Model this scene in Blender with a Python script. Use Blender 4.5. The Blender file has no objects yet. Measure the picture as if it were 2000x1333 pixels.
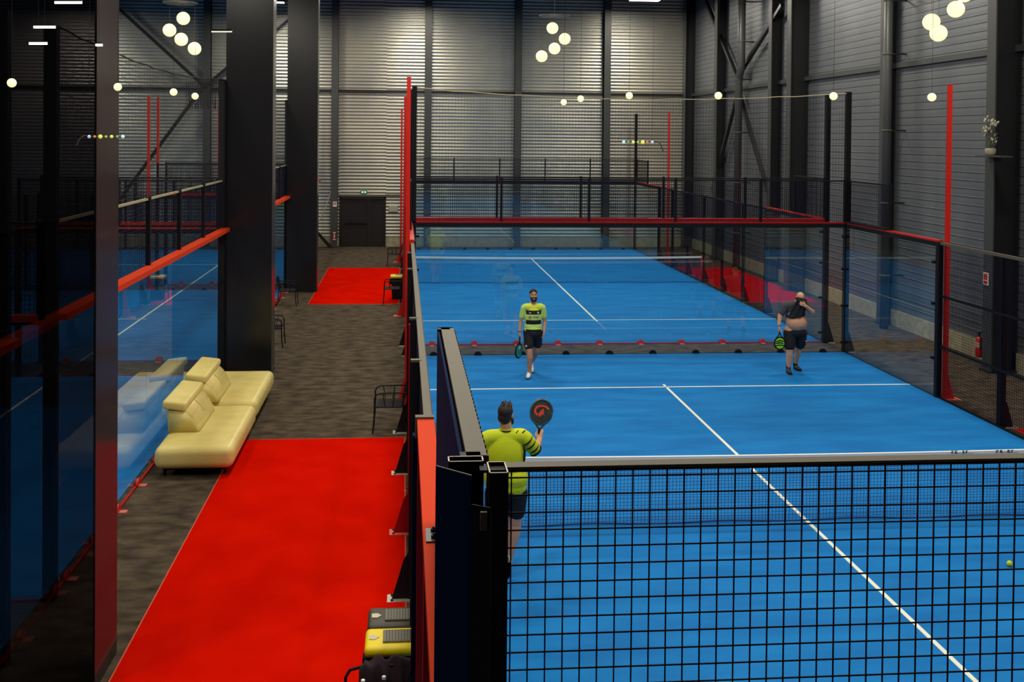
import bpy, bmesh, math, random
from mathutils import Vector, Matrix
random.seed(7)
S = bpy.context.scene
COL = S.collection

# ---------------------------------------------------------------- camera
CAM = Vector((-0.22275, -12.52873, 4.92211))
YAW, PITCH, ROLL, FPX = 0.0824436, 0.0152673, 0.0092714, 1968.8947
OX, OY = -50.7178, -367.9899
f = Vector((math.sin(YAW)*math.cos(PITCH), math.cos(YAW)*math.cos(PITCH), -math.sin(PITCH)))
r = Vector((math.cos(YAW), -math.sin(YAW), 0)); u = r.cross(f)
r2 = r*math.cos(ROLL)+u*math.sin(ROLL); u2 = u*math.cos(ROLL)-r*math.sin(ROLL)
cd = bpy.data.cameras.new('camera'); cam = bpy.data.objects.new('camera', cd); COL.objects.link(cam)
cam.matrix_world = Matrix(((r2.x, u2.x, -f.x, CAM.x), (r2.y, u2.y, -f.y, CAM.y), (r2.z, u2.z, -f.z, CAM.z), (0, 0, 0, 1)))
cd.sensor_width = 36.0; cd.lens = FPX/2000*36.0
cd.shift_x = -OX/2000; cd.shift_y = OY/2000
cd.clip_start = 0.05; cd.clip_end = 200
S.camera = cam
def at(px, py, **k):
    """point of the hall seen at a pixel, on a plane x=, y= or z="""
    d = f + r2*((px-1000-OX)/FPX) - u2*((py-666.5-OY)/FPX)
    (a, v), = k.items(); i = 'xyz'.index(a)
    return CAM + d*((v-CAM[i])/d[i])

# ---------------------------------------------------------------- world, view
w = bpy.data.worlds.new('hall_air'); S.world = w; w.use_nodes = True
w.node_tree.nodes['Background'].inputs[0].default_value = (0.5, 0.55, 0.6, 1)
w.node_tree.nodes['Background'].inputs[1].default_value = 0.05
S.view_settings.view_transform = 'Standard'; S.view_settings.look = 'None'
S.view_settings.gamma = 1; S.view_settings.use_curve_mapping = False
S.view_settings.exposure = 0.0
try:
    S.cycles.transparent_max_bounces = 32
    S.cycles.max_bounces = 8
    S.cycles.sample_clamp_indirect = 6
except Exception: pass

# ---------------------------------------------------------------- ceiling lights (positions)
LAMP_W = 270.0
LAMPS = [(x, y) for y in (-8, -2.5, 3.5, 10.6, 16.5, 22.5, 29.4) for x in (0.4, 9.9)] + \
        [(x, y) for y in (-6, 3.3, 14.8, 29.2) for x in (-5.72, -15.0)]
def area_lamp(x, y, z, power, col=(1.0, 0.93, 0.78), sx=1.3, sy=0.45):
    l = bpy.data.lights.new('lamp_light', 'AREA'); l.shape = 'RECTANGLE'; l.size = sx; l.size_y = sy
    l.energy = power; l.color = col
    o = bpy.data.objects.new('lamp_light', l); COL.objects.link(o); o.location = (x, y, z); return o
LZ = lambda x, y: 10.75 if (y > 29.3) else 10.33
for (x, y) in LAMPS: area_lamp(x, y, LZ(x, y)-0.03, LAMP_W)

# ---------------------------------------------------------------- helpers
def lin(c):
    out = []
    for v in c:
        v /= 255.0
        out.append(v/12.92 if v <= 0.04045 else ((v+0.055)/1.055)**2.4)
    return (*out, 1)
MATS = {}
def mat(name, c, rough=0.5, metal=0.0, nscale=10, stretch=(1, 1, 1), c2=None, bump=0, bscale=60, spec=0.5, coat=0, emit=0, ramp=(0.35, 0.65)):
    if name in MATS: return MATS[name]
    m = bpy.data.materials.new(name); m.use_nodes = True; MATS[name] = m
    nt = m.node_tree; b = nt.nodes['Principled BSDF']
    b.inputs['Base Color'].default_value = lin(c); b.inputs['Roughness'].default_value = rough
    b.inputs['Metallic'].default_value = metal; b.inputs['Specular IOR Level'].default_value = spec
    b.inputs['Coat Weight'].default_value = coat
    if emit:
        b.inputs['Emission Color'].default_value = lin(c); b.inputs['Emission Strength'].default_value = emit
    if c2 or bump:
        tc = nt.nodes.new('ShaderNodeTexCoord'); mp = nt.nodes.new('ShaderNodeMapping')
        mp.inputs['Scale'].default_value = stretch; nt.links.new(tc.outputs['Object'], mp.inputs['Vector'])
    if c2:
        n = nt.nodes.new('ShaderNodeTexNoise'); n.inputs['Scale'].default_value = nscale; n.inputs['Detail'].default_value = 5
        nt.links.new(mp.outputs[0], n.inputs['Vector'])
        cr = nt.nodes.new('ShaderNodeValToRGB'); cr.color_ramp.elements[0].position = ramp[0]; cr.color_ramp.elements[1].position = ramp[1]
        cr.color_ramp.elements[0].color = lin(c); cr.color_ramp.elements[1].color = lin(c2)
        nt.links.new(n.outputs['Fac'], cr.inputs[0]); nt.links.new(cr.outputs[0], b.inputs['Base Color'])
    if bump:
        n2 = nt.nodes.new('ShaderNodeTexNoise'); n2.inputs['Scale'].default_value = bscale; n2.inputs['Detail'].default_value = 3
        nt.links.new(mp.outputs[0], n2.inputs['Vector'])
        bp_ = nt.nodes.new('ShaderNodeBump'); bp_.inputs['Strength'].default_value = bump; bp_.inputs['Distance'].default_value = 0.01
        nt.links.new(n2.outputs['Fac'], bp_.inputs['Height']); nt.links.new(bp_.outputs[0], b.inputs['Normal'])
    return m
def glass_mat(name, tint, refl=1.0, f0=0.085):
    """clear pane: tinted pass-through plus mirror reflection on the faces turned to the viewer"""
    m = bpy.data.materials.new(name); m.use_nodes = True; nt = m.node_tree
    for n in list(nt.nodes): nt.nodes.remove(n)
    N = nt.nodes.new; Lk = nt.links.new
    o = N('ShaderNodeOutputMaterial'); t = N('ShaderNodeBsdfTransparent'); g = N('ShaderNodeBsdfGlossy')
    t.inputs[0].default_value = (*[v**0.5 for v in tint], 1); g.inputs['Roughness'].default_value = 0.0; g.inputs[0].default_value = (refl, refl, refl, 1)
    ge = N('ShaderNodeNewGeometry'); dp = N('ShaderNodeVectorMath'); dp.operation = 'DOT_PRODUCT'
    Lk(ge.outputs['Incoming'], dp.inputs[0]); Lk(ge.outputs['Normal'], dp.inputs[1])
    def mth(op, a, b_=None):
        q = N('ShaderNodeMath'); q.operation = op
        for i, v in enumerate((a, b_)):
            if v is None: continue
            if isinstance(v, (int, float)): q.inputs[i].default_value = v
            else: Lk(v, q.inputs[i])
        return q.outputs[0]
    ab = mth('ABSOLUTE', dp.outputs['Value']); om = mth('SUBTRACT', 1.0, ab); p5 = mth('POWER', om, 5.0)
    fr = mth('ADD', mth('MULTIPLY', p5, 1-f0), f0)
    fr = mth('MULTIPLY', fr, mth('SUBTRACT', 1.0, ge.outputs['Backfacing']))
    mx = N('ShaderNodeMixShader'); Lk(fr, mx.inputs[0]); Lk(t.outputs[0], mx.inputs[1]); Lk(g.outputs[0], mx.inputs[2])
    Lk(mx.outputs[0], o.inputs[0]); return m

M_FLOOR = mat('dark_needle_felt', (50, 42, 35), 0.95, c2=(98, 85, 69), nscale=3.4, stretch=(0.9, 1.7, 1), bump=0.3, bscale=120, spec=0.1, ramp=(0.3, 0.75))
M_BLUE = mat('blue_turf', (11, 109, 186), 0.8, c2=(19, 125, 202), nscale=2.2, stretch=(0.35, 1.2, 1), bump=0.25, bscale=300, spec=0.15)
M_LINE = mat('line_paint', (235, 238, 225), 0.8)
M_REDC = mat('red_carpet', (194, 14, 2), 0.95, c2=(206, 20, 3), nscale=1.5, bump=0.3, bscale=250, spec=0.0)
M_BLACK = mat('black_powder_coat', (12, 12, 18), 0.6, spec=0.25)
M_NAVY = mat('dark_navy_coat', (13, 27, 66), 0.8, spec=0.05)
M_RED = mat('red_powder_coat', (205, 28, 14), 0.4)
M_MAROON = mat('deep_red_coat', (165, 12, 24), 0.6, spec=0.2)
M_ORANGE = mat('orange_red_coat', (204, 58, 20), 0.7, spec=0.1)
M_WIRE = mat('black_wire', (13, 13, 34), 0.7, spec=0.15)
M_CAP = mat('grey_galvanised_cap', (92, 86, 74), 0.6, spec=0.3)
M_PLATE = mat('zinc_plate', (200, 190, 178), 0.4, metal=0.5)
M_PINKPLATE = mat('red_lacquer_plate', (220, 110, 95), 0.4)
M_NET = mat('black_netting', (20, 20, 24), 0.8)
M_ROPE = mat('pale_rope', (190, 180, 140), 0.8)
M_WHITE = mat('white_band', (235, 235, 230), 0.7)
M_STEEL = mat('dark_steel', (28, 29, 31), 0.35, spec=0.4)
M_CLAD = mat('column_cladding', (27, 27, 30), 0.22, spec=0.5)
M_STEELG = mat('grey_steel', (62, 64, 64), 0.45)
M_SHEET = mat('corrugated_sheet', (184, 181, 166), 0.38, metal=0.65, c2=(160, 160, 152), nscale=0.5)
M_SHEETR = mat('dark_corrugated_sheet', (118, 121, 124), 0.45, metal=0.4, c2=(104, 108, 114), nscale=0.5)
M_CONC = mat('concrete', (172, 162, 134), 0.9, c2=(150, 140, 116), nscale=6)
M_CEIL = mat('ceiling_sheet', (45, 47, 50), 0.8)
M_WALLD = mat('plain_wall', (70, 72, 76), 0.8)
M_LEATH = mat('cream_leather', (226, 208, 128), 0.42, c2=(214, 194, 112), nscale=3, bump=0.12, bscale=40)
M_DOOR = mat('dark_door', (26, 22, 24), 0.4)
M_GLOBE = mat('reflected_globe_glow', (255, 246, 188), 0.4, emit=1.0)
M_LED = mat('led_tube', (255, 246, 228), 0.4, emit=5)
M_GLASS = glass_mat('clear_glass', (0.86, 0.93, 0.93))
M_GLASSF = glass_mat('far_clear_glass', (0.86, 0.93, 0.93), 1.0, 0.17)
M_SMOKE = glass_mat('smoked_glass', (0.075, 0.068, 0.078), 1.0, 0.03)

M_LACQ = glass_mat('glossy_lacquer', (0.01, 0.01, 0.01), 0.5, 0.03)
_l = M_LACQ.node_tree; _d = _l.nodes.new('ShaderNodeBsdfDiffuse'); _d.inputs[0].default_value = lin((58, 48, 48))
_l.links.new(_d.outputs[0], [n for n in _l.nodes if n.type == 'MIX_SHADER'][0].inputs[1])
[n for n in _l.nodes if n.type == 'BSDF_GLOSSY'][0].inputs['Roughness'].default_value = 0.13
class MB:
    def __init__(s): s.bm = bmesh.new()
    def box(s, c, d, rz=0, M=None):
        mt = M if M else Matrix.Translation(Vector(c)) @ Matrix.Rotation(rz, 4, 'Z')
        bmesh.ops.create_cube(s.bm, size=1, matrix=mt @ Matrix.Diagonal((d[0], d[1], d[2], 1))); return s
    def span(s, a, b):
        a = Vector(a); b = Vector(b); return s.box((a+b)/2, [abs(v) for v in (b-a)])
    def rbox(s, c, d, bev=0.02, seg=3, M=None):
        mt = M if M else Matrix.Translation(Vector(c))
        g = bmesh.ops.create_cube(s.bm, size=1, matrix=mt @ Matrix.Diagonal((d[0], d[1], d[2], 1)))
        es = {e for v in g['verts'] for e in v.link_edges}
        bmesh.ops.bevel(s.bm, geom=list(es), offset=bev, segments=seg, affect='EDGES', profile=0.5); return s
    def bar(s, a, b, wd, ht=None):
        """rectangular bar from a to b"""
        a = Vector(a); b = Vector(b); d = b-a; L = d.length
        q = d.to_track_quat('Z', 'Y').to_matrix().to_4x4()
        return s.box(0, (wd, ht or wd, L), M=Matrix.Translation((a+b)/2) @ q)
    def tube(s, pts, rad, n=8, caps=True):
        pts = [Vector(p) for p in pts]; rs = rad if isinstance(rad, (list, tuple)) else [rad]*len(pts)
        rings = []; prev = None
        for i, p in enumerate(pts):
            t = (pts[min(i+1, len(pts)-1)]-pts[max(i-1, 0)]).normalized()
            if prev is None: nn = t.orthogonal().normalized()
            else: nn = (prev - t*prev.dot(t)).normalized()
            prev = nn; bb = t.cross(nn)
            rings.append([s.bm.verts.new(p + (nn*math.cos(2*math.pi*k/n)+bb*math.sin(2*math.pi*k/n))*rs[i]) for k in range(n)])
        for a, b in zip(rings, rings[1:]):
            for k in range(n): s.bm.faces.new((a[k], a[(k+1) % n], b[(k+1) % n], b[k]))
        if caps:
            s.bm.faces.new(rings[0][::-1]); s.bm.faces.new(rings[-1])
        return s
    def lathe(s, c, prof, n=24, axis='Z'):
        rings = []
        for (rr, h) in prof:
            ring = []
            for k in range(n):
                a = 2*math.pi*k/n; v = (rr*math.cos(a), rr*math.sin(a), h)
                if axis == 'Y': v = (v[0], v[2], v[1])
                if axis == 'X': v = (v[2], v[0], v[1])
                ring.append(s.bm.verts.new(Vector(c)+Vector(v)))
            rings.append(ring)
        for a, b in zip(rings, rings[1:]):
            for k in range(n): s.bm.faces.new((a[k], a[(k+1) % n], b[(k+1) % n], b[k]))
        s.bm.faces.new(rings[0][::-1]); s.bm.faces.new(rings[-1]); return s
    def ball(s, c, rad, n=20, sc=(1, 1, 1), M=None):
        mt = M if M else Matrix.Translation(Vector(c))
        bmesh.ops.create_uvsphere(s.bm, u_segments=n, v_segments=max(6, n//2), radius=rad, matrix=mt @ Matrix.Diagonal((*sc, 1))); return s
    def prism(s, poly, o, ex, ey, ez):
        """polygon poly (in ex, ey from o) extruded by ez"""
        o = Vector(o); ex = Vector(ex); ey = Vector(ey); ez = Vector(ez)
        a = [s.bm.verts.new(o+ex*p[0]+ey*p[1]) for p in poly]; b = [s.bm.verts.new(o+ex*p[0]+ey*p[1]+ez) for p in poly]
        n = len(poly); s.bm.faces.new(a); s.bm.faces.new(b[::-1])
        for k in range(n): s.bm.faces.new((a[k], b[k], b[(k+1) % n], a[(k+1) % n]))
        return s
    def build(s, name, m, parent=None, smooth=False):
        me = bpy.data.meshes.new(name)
        bmesh.ops.recalc_face_normals(s.bm, faces=s.bm.faces)
        if parent is not None:
            s.bm.transform(Matrix.Translation(-wloc(parent)))
        s.bm.to_mesh(me); s.bm.free(); me.materials.append(m)
        if smooth:
            for p in me.polygons: p.use_smooth = True
        o = bpy.data.objects.new(name, me); COL.objects.link(o)
        if parent is not None: o.parent = parent
        return o
def wloc(o):
    v = Vector(o.location)
    while o.parent is not None: o = o.parent; v += o.location
    return v
def tag(o, label, cat, group=None, kind=None):
    if label: o['label'] = label
    if cat: o['category'] = cat
    if group: o['group'] = group
    if kind: o['kind'] = kind
    return o
def thing(name, loc, label, cat, group=None):
    o = bpy.data.objects.new(name, None); COL.objects.link(o); o.location = loc; o.empty_display_size = 0.1
    return tag(o, label, cat, group)
def struct(o): o['kind'] = 'structure'; return o
def copy_tree(o, parent=None):
    c = o.copy(); COL.objects.link(c); c.parent = parent
    for ch in list(o.children): copy_tree(ch, c)
    return c

# ================================================================ THE HALL
XR, YB, ZC, XL, YF = 12.9, 32.6, 12.0, -26.0, -15.0
struct(MB().span((XL, YF, -0.2), (XR+0.3, YB+0.3, 0)).build('floor', M_FLOOR))
struct(MB().span((XL, YF, ZC), (XR+0.3, YB+0.3, ZC+0.2)).build('ceiling', M_CEIL))
struct(MB().span((XL-0.2, YF, 0), (XL, YB, ZC)).build('wall_left', M_WALLD))
struct(MB().span((XL, YF-0.2, 0), (XR, YF, ZC)).build('wall_front', M_WALLD))
def ribbed(name, m, p0, p1, z0, z1, n, pitch=0.15, dep=0.019, back=0.1, lip=False):
    """sheet with horizontal ribs: rectangular p0->p1, normal n pointing into the room"""
    b = MB(); p0 = Vector((*p0, 0)); p1 = Vector((*p1, 0)); n = Vector((*n, 0)); prof = [(z0, -back), (z0, 0)]
    z = z0
    while z < z1-1e-6:
        if lip:
            for a, d in ((0.04, 0), (0.07, 1), (0.12, 1), (0.15, 0), (0.55, 0.12), (1.0, 0.0)):
                if z+pitch*a < z1: prof.append((z+pitch*a, dep*d))
            z += pitch; continue
        for a in (0.125, 0.25, 0.375, 0.5, 0.625, 0.75, 0.875, 1.0):
            zz = z+pitch*a
            if zz < z1: prof.append((zz, dep*(0.5-0.5*math.cos(2*math.pi*a))))
        z += pitch
    prof += [(z1, 0), (z1, -back)]
    A = [b.bm.verts.new(p0+n*d+Vector((0, 0, zz))) for zz, d in prof]; B = [b.bm.verts.new(p1+n*d+Vector((0, 0, zz))) for zz, d in prof]
    for k in range(len(prof)-1): b.bm.faces.new((A[k], A[k+1], B[k+1], B[k]))
    return struct(b.build(name, m, None, not lip))
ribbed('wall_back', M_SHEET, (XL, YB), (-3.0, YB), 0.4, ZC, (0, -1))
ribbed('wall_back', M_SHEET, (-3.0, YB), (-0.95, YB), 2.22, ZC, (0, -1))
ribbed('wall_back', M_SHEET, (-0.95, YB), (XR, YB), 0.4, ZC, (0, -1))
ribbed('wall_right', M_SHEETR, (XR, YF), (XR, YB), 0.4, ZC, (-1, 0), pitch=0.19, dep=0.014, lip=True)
struct(MB().span((XL, YB-0.06, 0), (-3.0, YB+0.2, 0.4)).span((-0.95, YB-0.06, 0), (XR, YB+0.2, 0.4)).build('baseboard_back', M_CONC))
struct(MB().span((XR-0.05, YF, 0), (XR+0.2, YB, 0.42)).build('baseboard_right', M_CONC))
struct(MB().span((XL, YB-0.12, 6.88), (XR, YB+0.05, 6.98)).build('trim_back', M_STEEL))
struct(MB().span((XR-0.1, YF, 6.86), (XR+0.05, YB, 7.0)).build('trim_right', M_STEELG))
# back doors
d1 = struct(MB().span((-3.0, YB-0.1, 0), (-2.93, YB+0.1, 2.22)).span((-1.02, YB-0.1, 0), (-0.95, YB+0.1, 2.22)).span((-3.0, YB-0.1, 2.12), (-0.95, YB+0.1, 2.24)).span((-1.75, YB-0.06, 0), (-1.62, YB+0.04, 2.12)).build('door_1', M_DOOR))
MB().span((-2.93, YB-0.02, 0.01), (-1.75, YB+0.04, 2.12)).build('door_leaf', M_DOOR, d1)
MB().span((-1.62, YB-0.02, 0.01), (-1.02, YB+0.04, 2.12)).build('door_leaf', M_DOOR, d1)
MB().span((-2.75, YB-0.1, 1.02), (-1.8, YB-0.04, 1.08)).span((-2.7, YB-0.06, 1.02), (-2.66, YB, 1.08)).span((-1.9, YB-0.06, 1.02), (-1.86, YB, 1.08)).build('push_bar', M_BLACK, d1)
MB().span((-3.05, YB-0.12, 2.24), (-0.25, YB+0.02, 2.33)).build('lintel_flashing', M_CAP, d1)
es = thing('exit_sign', (-1.93, YB-0.1, 2.38), 'small green emergency exit light with two white lamps above the dark back door', 'exit sign')
MB().rbox((-1.93, YB-0.11, 2.44), (0.3, 0.06, 0.13), 0.01).build('housing', mat('exit_green', (30, 110, 60), 0.5, emit=0.25), es)
for dx in (-0.06, 0.06): MB().ball((-1.93+dx, YB-0.14, 2.44), 0.035, 14).build('lamp', mat('exit_lamp', (225, 255, 225), 0.4, emit=1.2), es, True)
bx = thing('wall_cabinet', (-0.62, YB, 1.55), 'pale grey square service box on the ribbed wall right of the dark door', 'cabinet')
MB().rbox((-0.62, YB-0.07, 1.7), (0.42, 0.14, 0.3), 0.01).build('cabinet_body', mat('grey_box', (160, 155, 140), 0.5), bx)
MB().rbox((-0.62, YB-0.145, 1.7), (0.37, 0.012, 0.25), 0.004).build('cabinet_door', mat('grey_box2', (172, 168, 152), 0.5), bx)
tag(MB().tube([at(655, 0, y=YB-0.3), at(657, 240, y=YB-0.3), at(655, 310, y=YB-0.3), at(648, 370, y=YB-0.3), at(636, 405, y=YB-0.3), at(619, 440, y=YB-0.3), at(616, 470, y=YB-0.3)], 0.02, 6).build('cable', mat('pale_cable', (170, 165, 155), 0.5)), 'long pale cable drooping down the back wall beside the dark steel column', 'cable')

# back wall columns, braces
cg = 'steel wall columns along the back wall'
for x, lab in ((-8.75, 'dark steel back wall column above the left courts, crossed by diagonal braces'), (-3.22, 'dark steel back wall column just left of the dark door'), (0.88, 'dark steel back wall column right behind the tall red poles'),
          (4.9, 'dark steel back wall column behind the middle of the far court'), (8.93, 'dark steel back wall column nearest the far right corner')):
    t = thing('steel_column', (x, YB, 0), lab, 'column', cg)
    for s_ in (-1, 1): MB().span((x-0.15, YB-(0.36 if s_ < 0 else 0.05), 0), (x+0.15, YB-(0.33 if s_ < 0 else 0.03), ZC)).build('flange', M_STEELG if s_ < 0 else M_STEEL, t)
    MB().span((x-0.02, YB-0.335, 0), (x+0.02, YB-0.04, ZC)).build('web', M_STEEL, t)
    MB().rbox((x, YB-0.2, 0.015), (0.42, 0.4, 0.03), 0.004).build('base_plate', M_STEEL, t)
def brace(a, b, lab, wd=0.13):
    tag(MB().bar(a, b, wd).build('diagonal_brace', M_STEEL), lab, 'brace', 'diagonal steel braces')
yb = YB-0.45
brace(at(205, -8, y=yb), at(398, 168, y=yb), 'upper left arm of the steel cross brace on the left back wall')
brace(at(398, 168, y=yb), at(212, 420, y=yb), 'lower left arm of the steel cross brace running down behind the left court mesh')
brace(at(402, 168, y=yb), at(575, 22, y=yb), 'upper right arm of the steel cross brace seen between the dark columns')
brace(at(600, 432, y=yb), at(648, 486, y=yb), 'short steel brace meeting the floor just left of the dark door')
# right wall: portal columns
def hcol(y, dep, fl, lab, grp='steel columns along the right wall'):
    t = thing('steel_column', (XR-dep/2, y, 0), lab, 'column', grp)
    MB().span((XR-dep, y-fl/2, 0), (XR-dep+0.03, y+fl/2, ZC)).build('flange', M_STEELG, t)
    MB().span((XR-dep+0.03, y-0.02, 0), (XR-0.03, y+0.02, ZC)).build('web', M_STEEL, t)
    MB().span((XR-0.05, y-fl/2, 0), (XR-0.03, y+fl/2, ZC)).build('flange', M_STEEL, t)
    MB().rbox((XR-dep/2-0.02, y, 0.02), (dep+0.06, fl+0.08, 0.04), 0.005).build('base_plate', M_STEEL, t)
def yat(px, x): return at(px, 0, x=x).y
hcol(yat(1938, XR-0.62), 0.62, 0.32, 'deep dark steel column on the right wall beside the fire extinguisher')
hcol(yat(1726, XR-0.3), 0.3, 0.3, 'shallow steel column on the right wall with a drain pipe in front of it')
hcol(yat(1542, XR-0.62), 0.62, 0.34, 'deep dark steel column on the right wall between the downpipe and the cross brace')
hcol(yat(1505, XR-0.4), 0.4, 0.3, 'narrow steel column bounding the right wall cross brace on its near side')
hcol(yat(1399, XR-0.4), 0.4, 0.36, 'narrow steel column bounding the right wall cross brace on its far side')
hcol(YB-0.3, 0.45, 0.4, 'dark steel column standing in the far right corner of the hall')
xb = XR-0.22
brace(at(1366, -30, x=xb), at(1440, 152, x=xb), 'upper far arm of the cross brace on the right wall')
brace(at(1440, 152, x=xb), at(1528, 10, x=xb-0.1), 'upper near arm of the cross brace on the right wall')
brace(at(1440, 185, x=xb), at(1392, 370, x=xb), 'lower far arm of the cross brace on the right wall')
brace(at(1440, 170, x=xb), at(1502, 380, x=xb), 'lower near arm of the cross brace on the right wall')
def downpipe(px, zk, lab):
    y = yat(px, XR-0.5)
    t = thing('downpipe', (XR-0.5, y, 0), lab, 'pipe', 'round downpipes on the right wall')
    x = XR-0.5
    if zk: MB().tube([(x, y-0.25, ZC), (x, y-0.25, 7.7), (x, y-0.2, 7.5), (x, y-0.05, 7.3), (x, y, 7.1), (x, y, 0.0)], 0.14, 16).build('pipe', M_STEELG, t, True)
    else: MB().tube([(x, y, ZC), (x, y, 0)], 0.11, 16).build('pipe', M_STEELG, t, True)
    for z in (10.1, 8.6, 7.2, 5.2, 3.3, 1.4):
        yy = y-0.25 if (zk and z > 7.6) else y
        MB().lathe((x, yy, z), [(0.155 if zk else 0.125, -0.02), (0.165 if zk else 0.135, 0), (0.155 if zk else 0.125, 0.02)], 16).build('collar', M_CAP, t)
        MB().span((x, yy-0.02, z-0.02), (XR, yy+0.02, z+0.02)).build('bracket', M_STEEL, t)
downpipe(1445, True, 'grey round downpipe with a swan neck at the middle of the right cross brace')
downpipe(1736, False, 'straight grey round downpipe in front of the right wall, nearer the camera')

# clad columns of the corridor
def clad(y, lab, dep=0.6):
    t = thing('clad_column', (-3.36, y+dep/2, 0), lab, 'column', 'square clad columns along the corridor')
    MB().span((-3.83, y, 0), (-2.89, y+dep, ZC)).build('cladding', M_CLAD, t)
    MB().span((-3.84, y-0.008, 0), (-2.88, y+dep+0.008, 0.06)).build('skirting', M_STEEL, t)
    MB().span((-2.893, y+0.005, 0.06), (-2.882, y+0.03, ZC)).build('corner_trim', M_STEELG, t)
clad(8.45, 'broad black square column behind the cream sofas, nearer of the corridor pair', 0.55)
clad(19.4, 'black square column beside the far red carpet, farther of the corridor pair', 0.6)
# near column with a smoked glass face
t = thing('smoked_glass_column', (-3.36, -3.2, 0), 'huge near column with smoked glass face and dark glossy side, left foreground', 'column')
MB().span((-3.845, -3.47, 0), (-2.895, -3.455, ZC)).build('smoked_glass_face', M_SMOKE, t)
MB().span((-2.91, -3.465, 0), (-2.89, -2.78, ZC)).build('side_cladding', M_LACQ, t)
MB().span((-3.85, -3.48, 0), (-3.80, -3.44, ZC)).build('edge_trim', M_STEEL, t)

# ================================================================ COURTS
def surface(name, x0, y0, x1, y1, lab, lines):
    t = thing(name, ((x0+x1)/2, (y0+y1)/2, 0), lab, 'court floor', 'blue court floors')
    MB().span((x0, y0, 0), (x1, y1, 0.02)).build('turf', M_BLUE, t)
    for (a, b) in lines: MB().span((a[0], a[1], 0.018), (b[0], b[1], 0.024)).build('line', M_LINE, t)
def std_lines(yn, x0=0, x1=10, c=5):
    h = 0.025
    return [((x0, yn+6.95-h), (x1, yn+6.95+h)), ((x0, yn-6.95-h), (x1, yn-6.95+h)), ((c-h, yn+0.02), (c+h, yn+7.15)), ((c-h, yn-7.15), (c+h, yn-0.02))]
surface('court_floor', 0, -9.7, 10, 10, 'bright blue court floor where the three players are', std_lines(0))
surface('court_floor', 0, 11.2, 10, 31.2, 'bright blue floor of the empty court behind the far glass wall', std_lines(21.2))
def rot_lines(yc):
    h = 0.025; x = -7.1
    return [((x-h, yc-5), (x+h, yc+5)), ((-13.9, yc-h), (x+0.15, yc+h))]
RC = [(-12.95, -2.95), (-1.65, 8.35), (9.7, 19.85), (21.1, 31.2)]
for i, (a, b) in enumerate(RC):
    surface('court_floor', -23.9, a, -3.98, b, ['blue floor of the left court nearest the camera, behind the smoked column', 'blue floor of the left court directly behind the cream sofas',
      'blue floor of the second left court, seen past the sofa glass', 'blue floor of the farthest left court against the back wall'][i], rot_lines((a+b)/2))
# carpets
def carpet(x0, y0, x1, y1, lab):
    t = thing('red_carpet', ((x0+x1)/2, (y0+y1)/2, 0), lab, 'carpet', 'red carpets at the court entrances')
    MB().span((x0, y0, 0), (x1, y1, 0.012)).build('pile', M_REDC, t)
    MB().span((x0-0.015, y0-0.015, 0), (x0, y1+0.015, 0.01)).span((x1, y0-0.015, 0), (x1+0.015, y1+0.015, 0.01)).span((x0, y1, 0), (x1, y1+0.015, 0.01)).span((x0, y0-0.015, 0), (x1, y0, 0.01)).build('edge_strip', mat('edge', (205, 85, 60), 0.7), t)
carpet(-2.8, -4.4, -0.16, 3.9, 'large red carpet in the left corridor beside the sofas and bins')
carpet(-2.93, 17.1, -0.3, 25.25, 'smaller red carpet far down the left corridor')
carpet(10.25, -4.4, 12.4, 3.85, 'red carpet corner at the right edge of the near court')
carpet(10.25, 17.1, 12.4, 25.25, 'red carpet seen through glass on the right side of the far court')

# ---- wall modules.  frame(p, q): p along the wall, q outward
def frame(axis, base, out):
    if axis == 'x': return lambda p, q, z: Vector((p, base+out*q, z))
    return lambda p, q, z: Vector((base+out*q, p, z))
def wires(F, p0, p1, z0, z1, q=0.02, pitch=0.05, th=0.005):
    b = MB(); n = int(round((p1-p0)/pitch))
    for k in range(n+1):
        p = p0+k*pitch; b.span(F(p-th/2, q, z0), F(p+th/2, q+th, z1))
    n = int(round((z1-z0)/pitch))
    for k in range(n+1):
        z = z0+k*pitch; b.span(F(p0, q+th, z-th/2), F(p1, q+2*th, z+th/2))
    return b
def glass_run(t, F, p0, p1, clampout=M_RED, clampin=M_BLACK, beam=M_RED, panes=2.0, clamps=True, beamw=0.1, zb=3.0, gm=None):
    n = max(1, int(round((p1-p0)/panes))); L = (p1-p0)/n
    for k in range(n):
        a = p0+k*L; g = MB().span(F(a+0.004, 0.0, 0.03), F(a+L-0.004, 0.012, zb-0.03)).build('glass_pane', gm or M_GLASS, t)
        if clamps:
            for q_ in (0.25, 0.75):
                p = a+L*q_
                half = [(0.085*math.cos(j*math.pi/10), 0.085*math.sin(j*math.pi/10)) for j in range(11)]
                ex = F(1, 0, 0)-F(0, 0, 0); nn = F(0, 1, 0)-F(0, 0, 0)
                MB().prism([(c[0], c[1]+0.02) for c in half], F(p, 0.012, 0), ex, (0, 0, 1), nn*0.03).build('outer_clamp', clampout, t)
                MB().prism([(c[0], c[1]+0.02) for c in half], F(p, -0.022, 0), ex, (0, 0, 1), nn*0.022).build('inner_clamp', clampin, t)
                MB().span(F(p-0.05, 0.03, 0), F(p+0.05, 0.14, 0.012)).build('foot_plate', M_PINKPLATE if clampout is M_RED else M_PLATE, t)
    MB().span(F(p0, 0.0, 0.0), F(p1, 0.03, 0.03)).build('sill_profile', M_BLACK if clampout is not M_RED else M_MAROON, t)
    MB().span(F(p0, 0.0, zb-0.04), F(p1, beamw, zb+0.03)).build('top_beam', beam, t)
    MB().span(F(p0, -0.02, zb-0.09), F(p1, 0.0, zb+0.0)).build('glazing_channel', M_BLACK, t)
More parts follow.
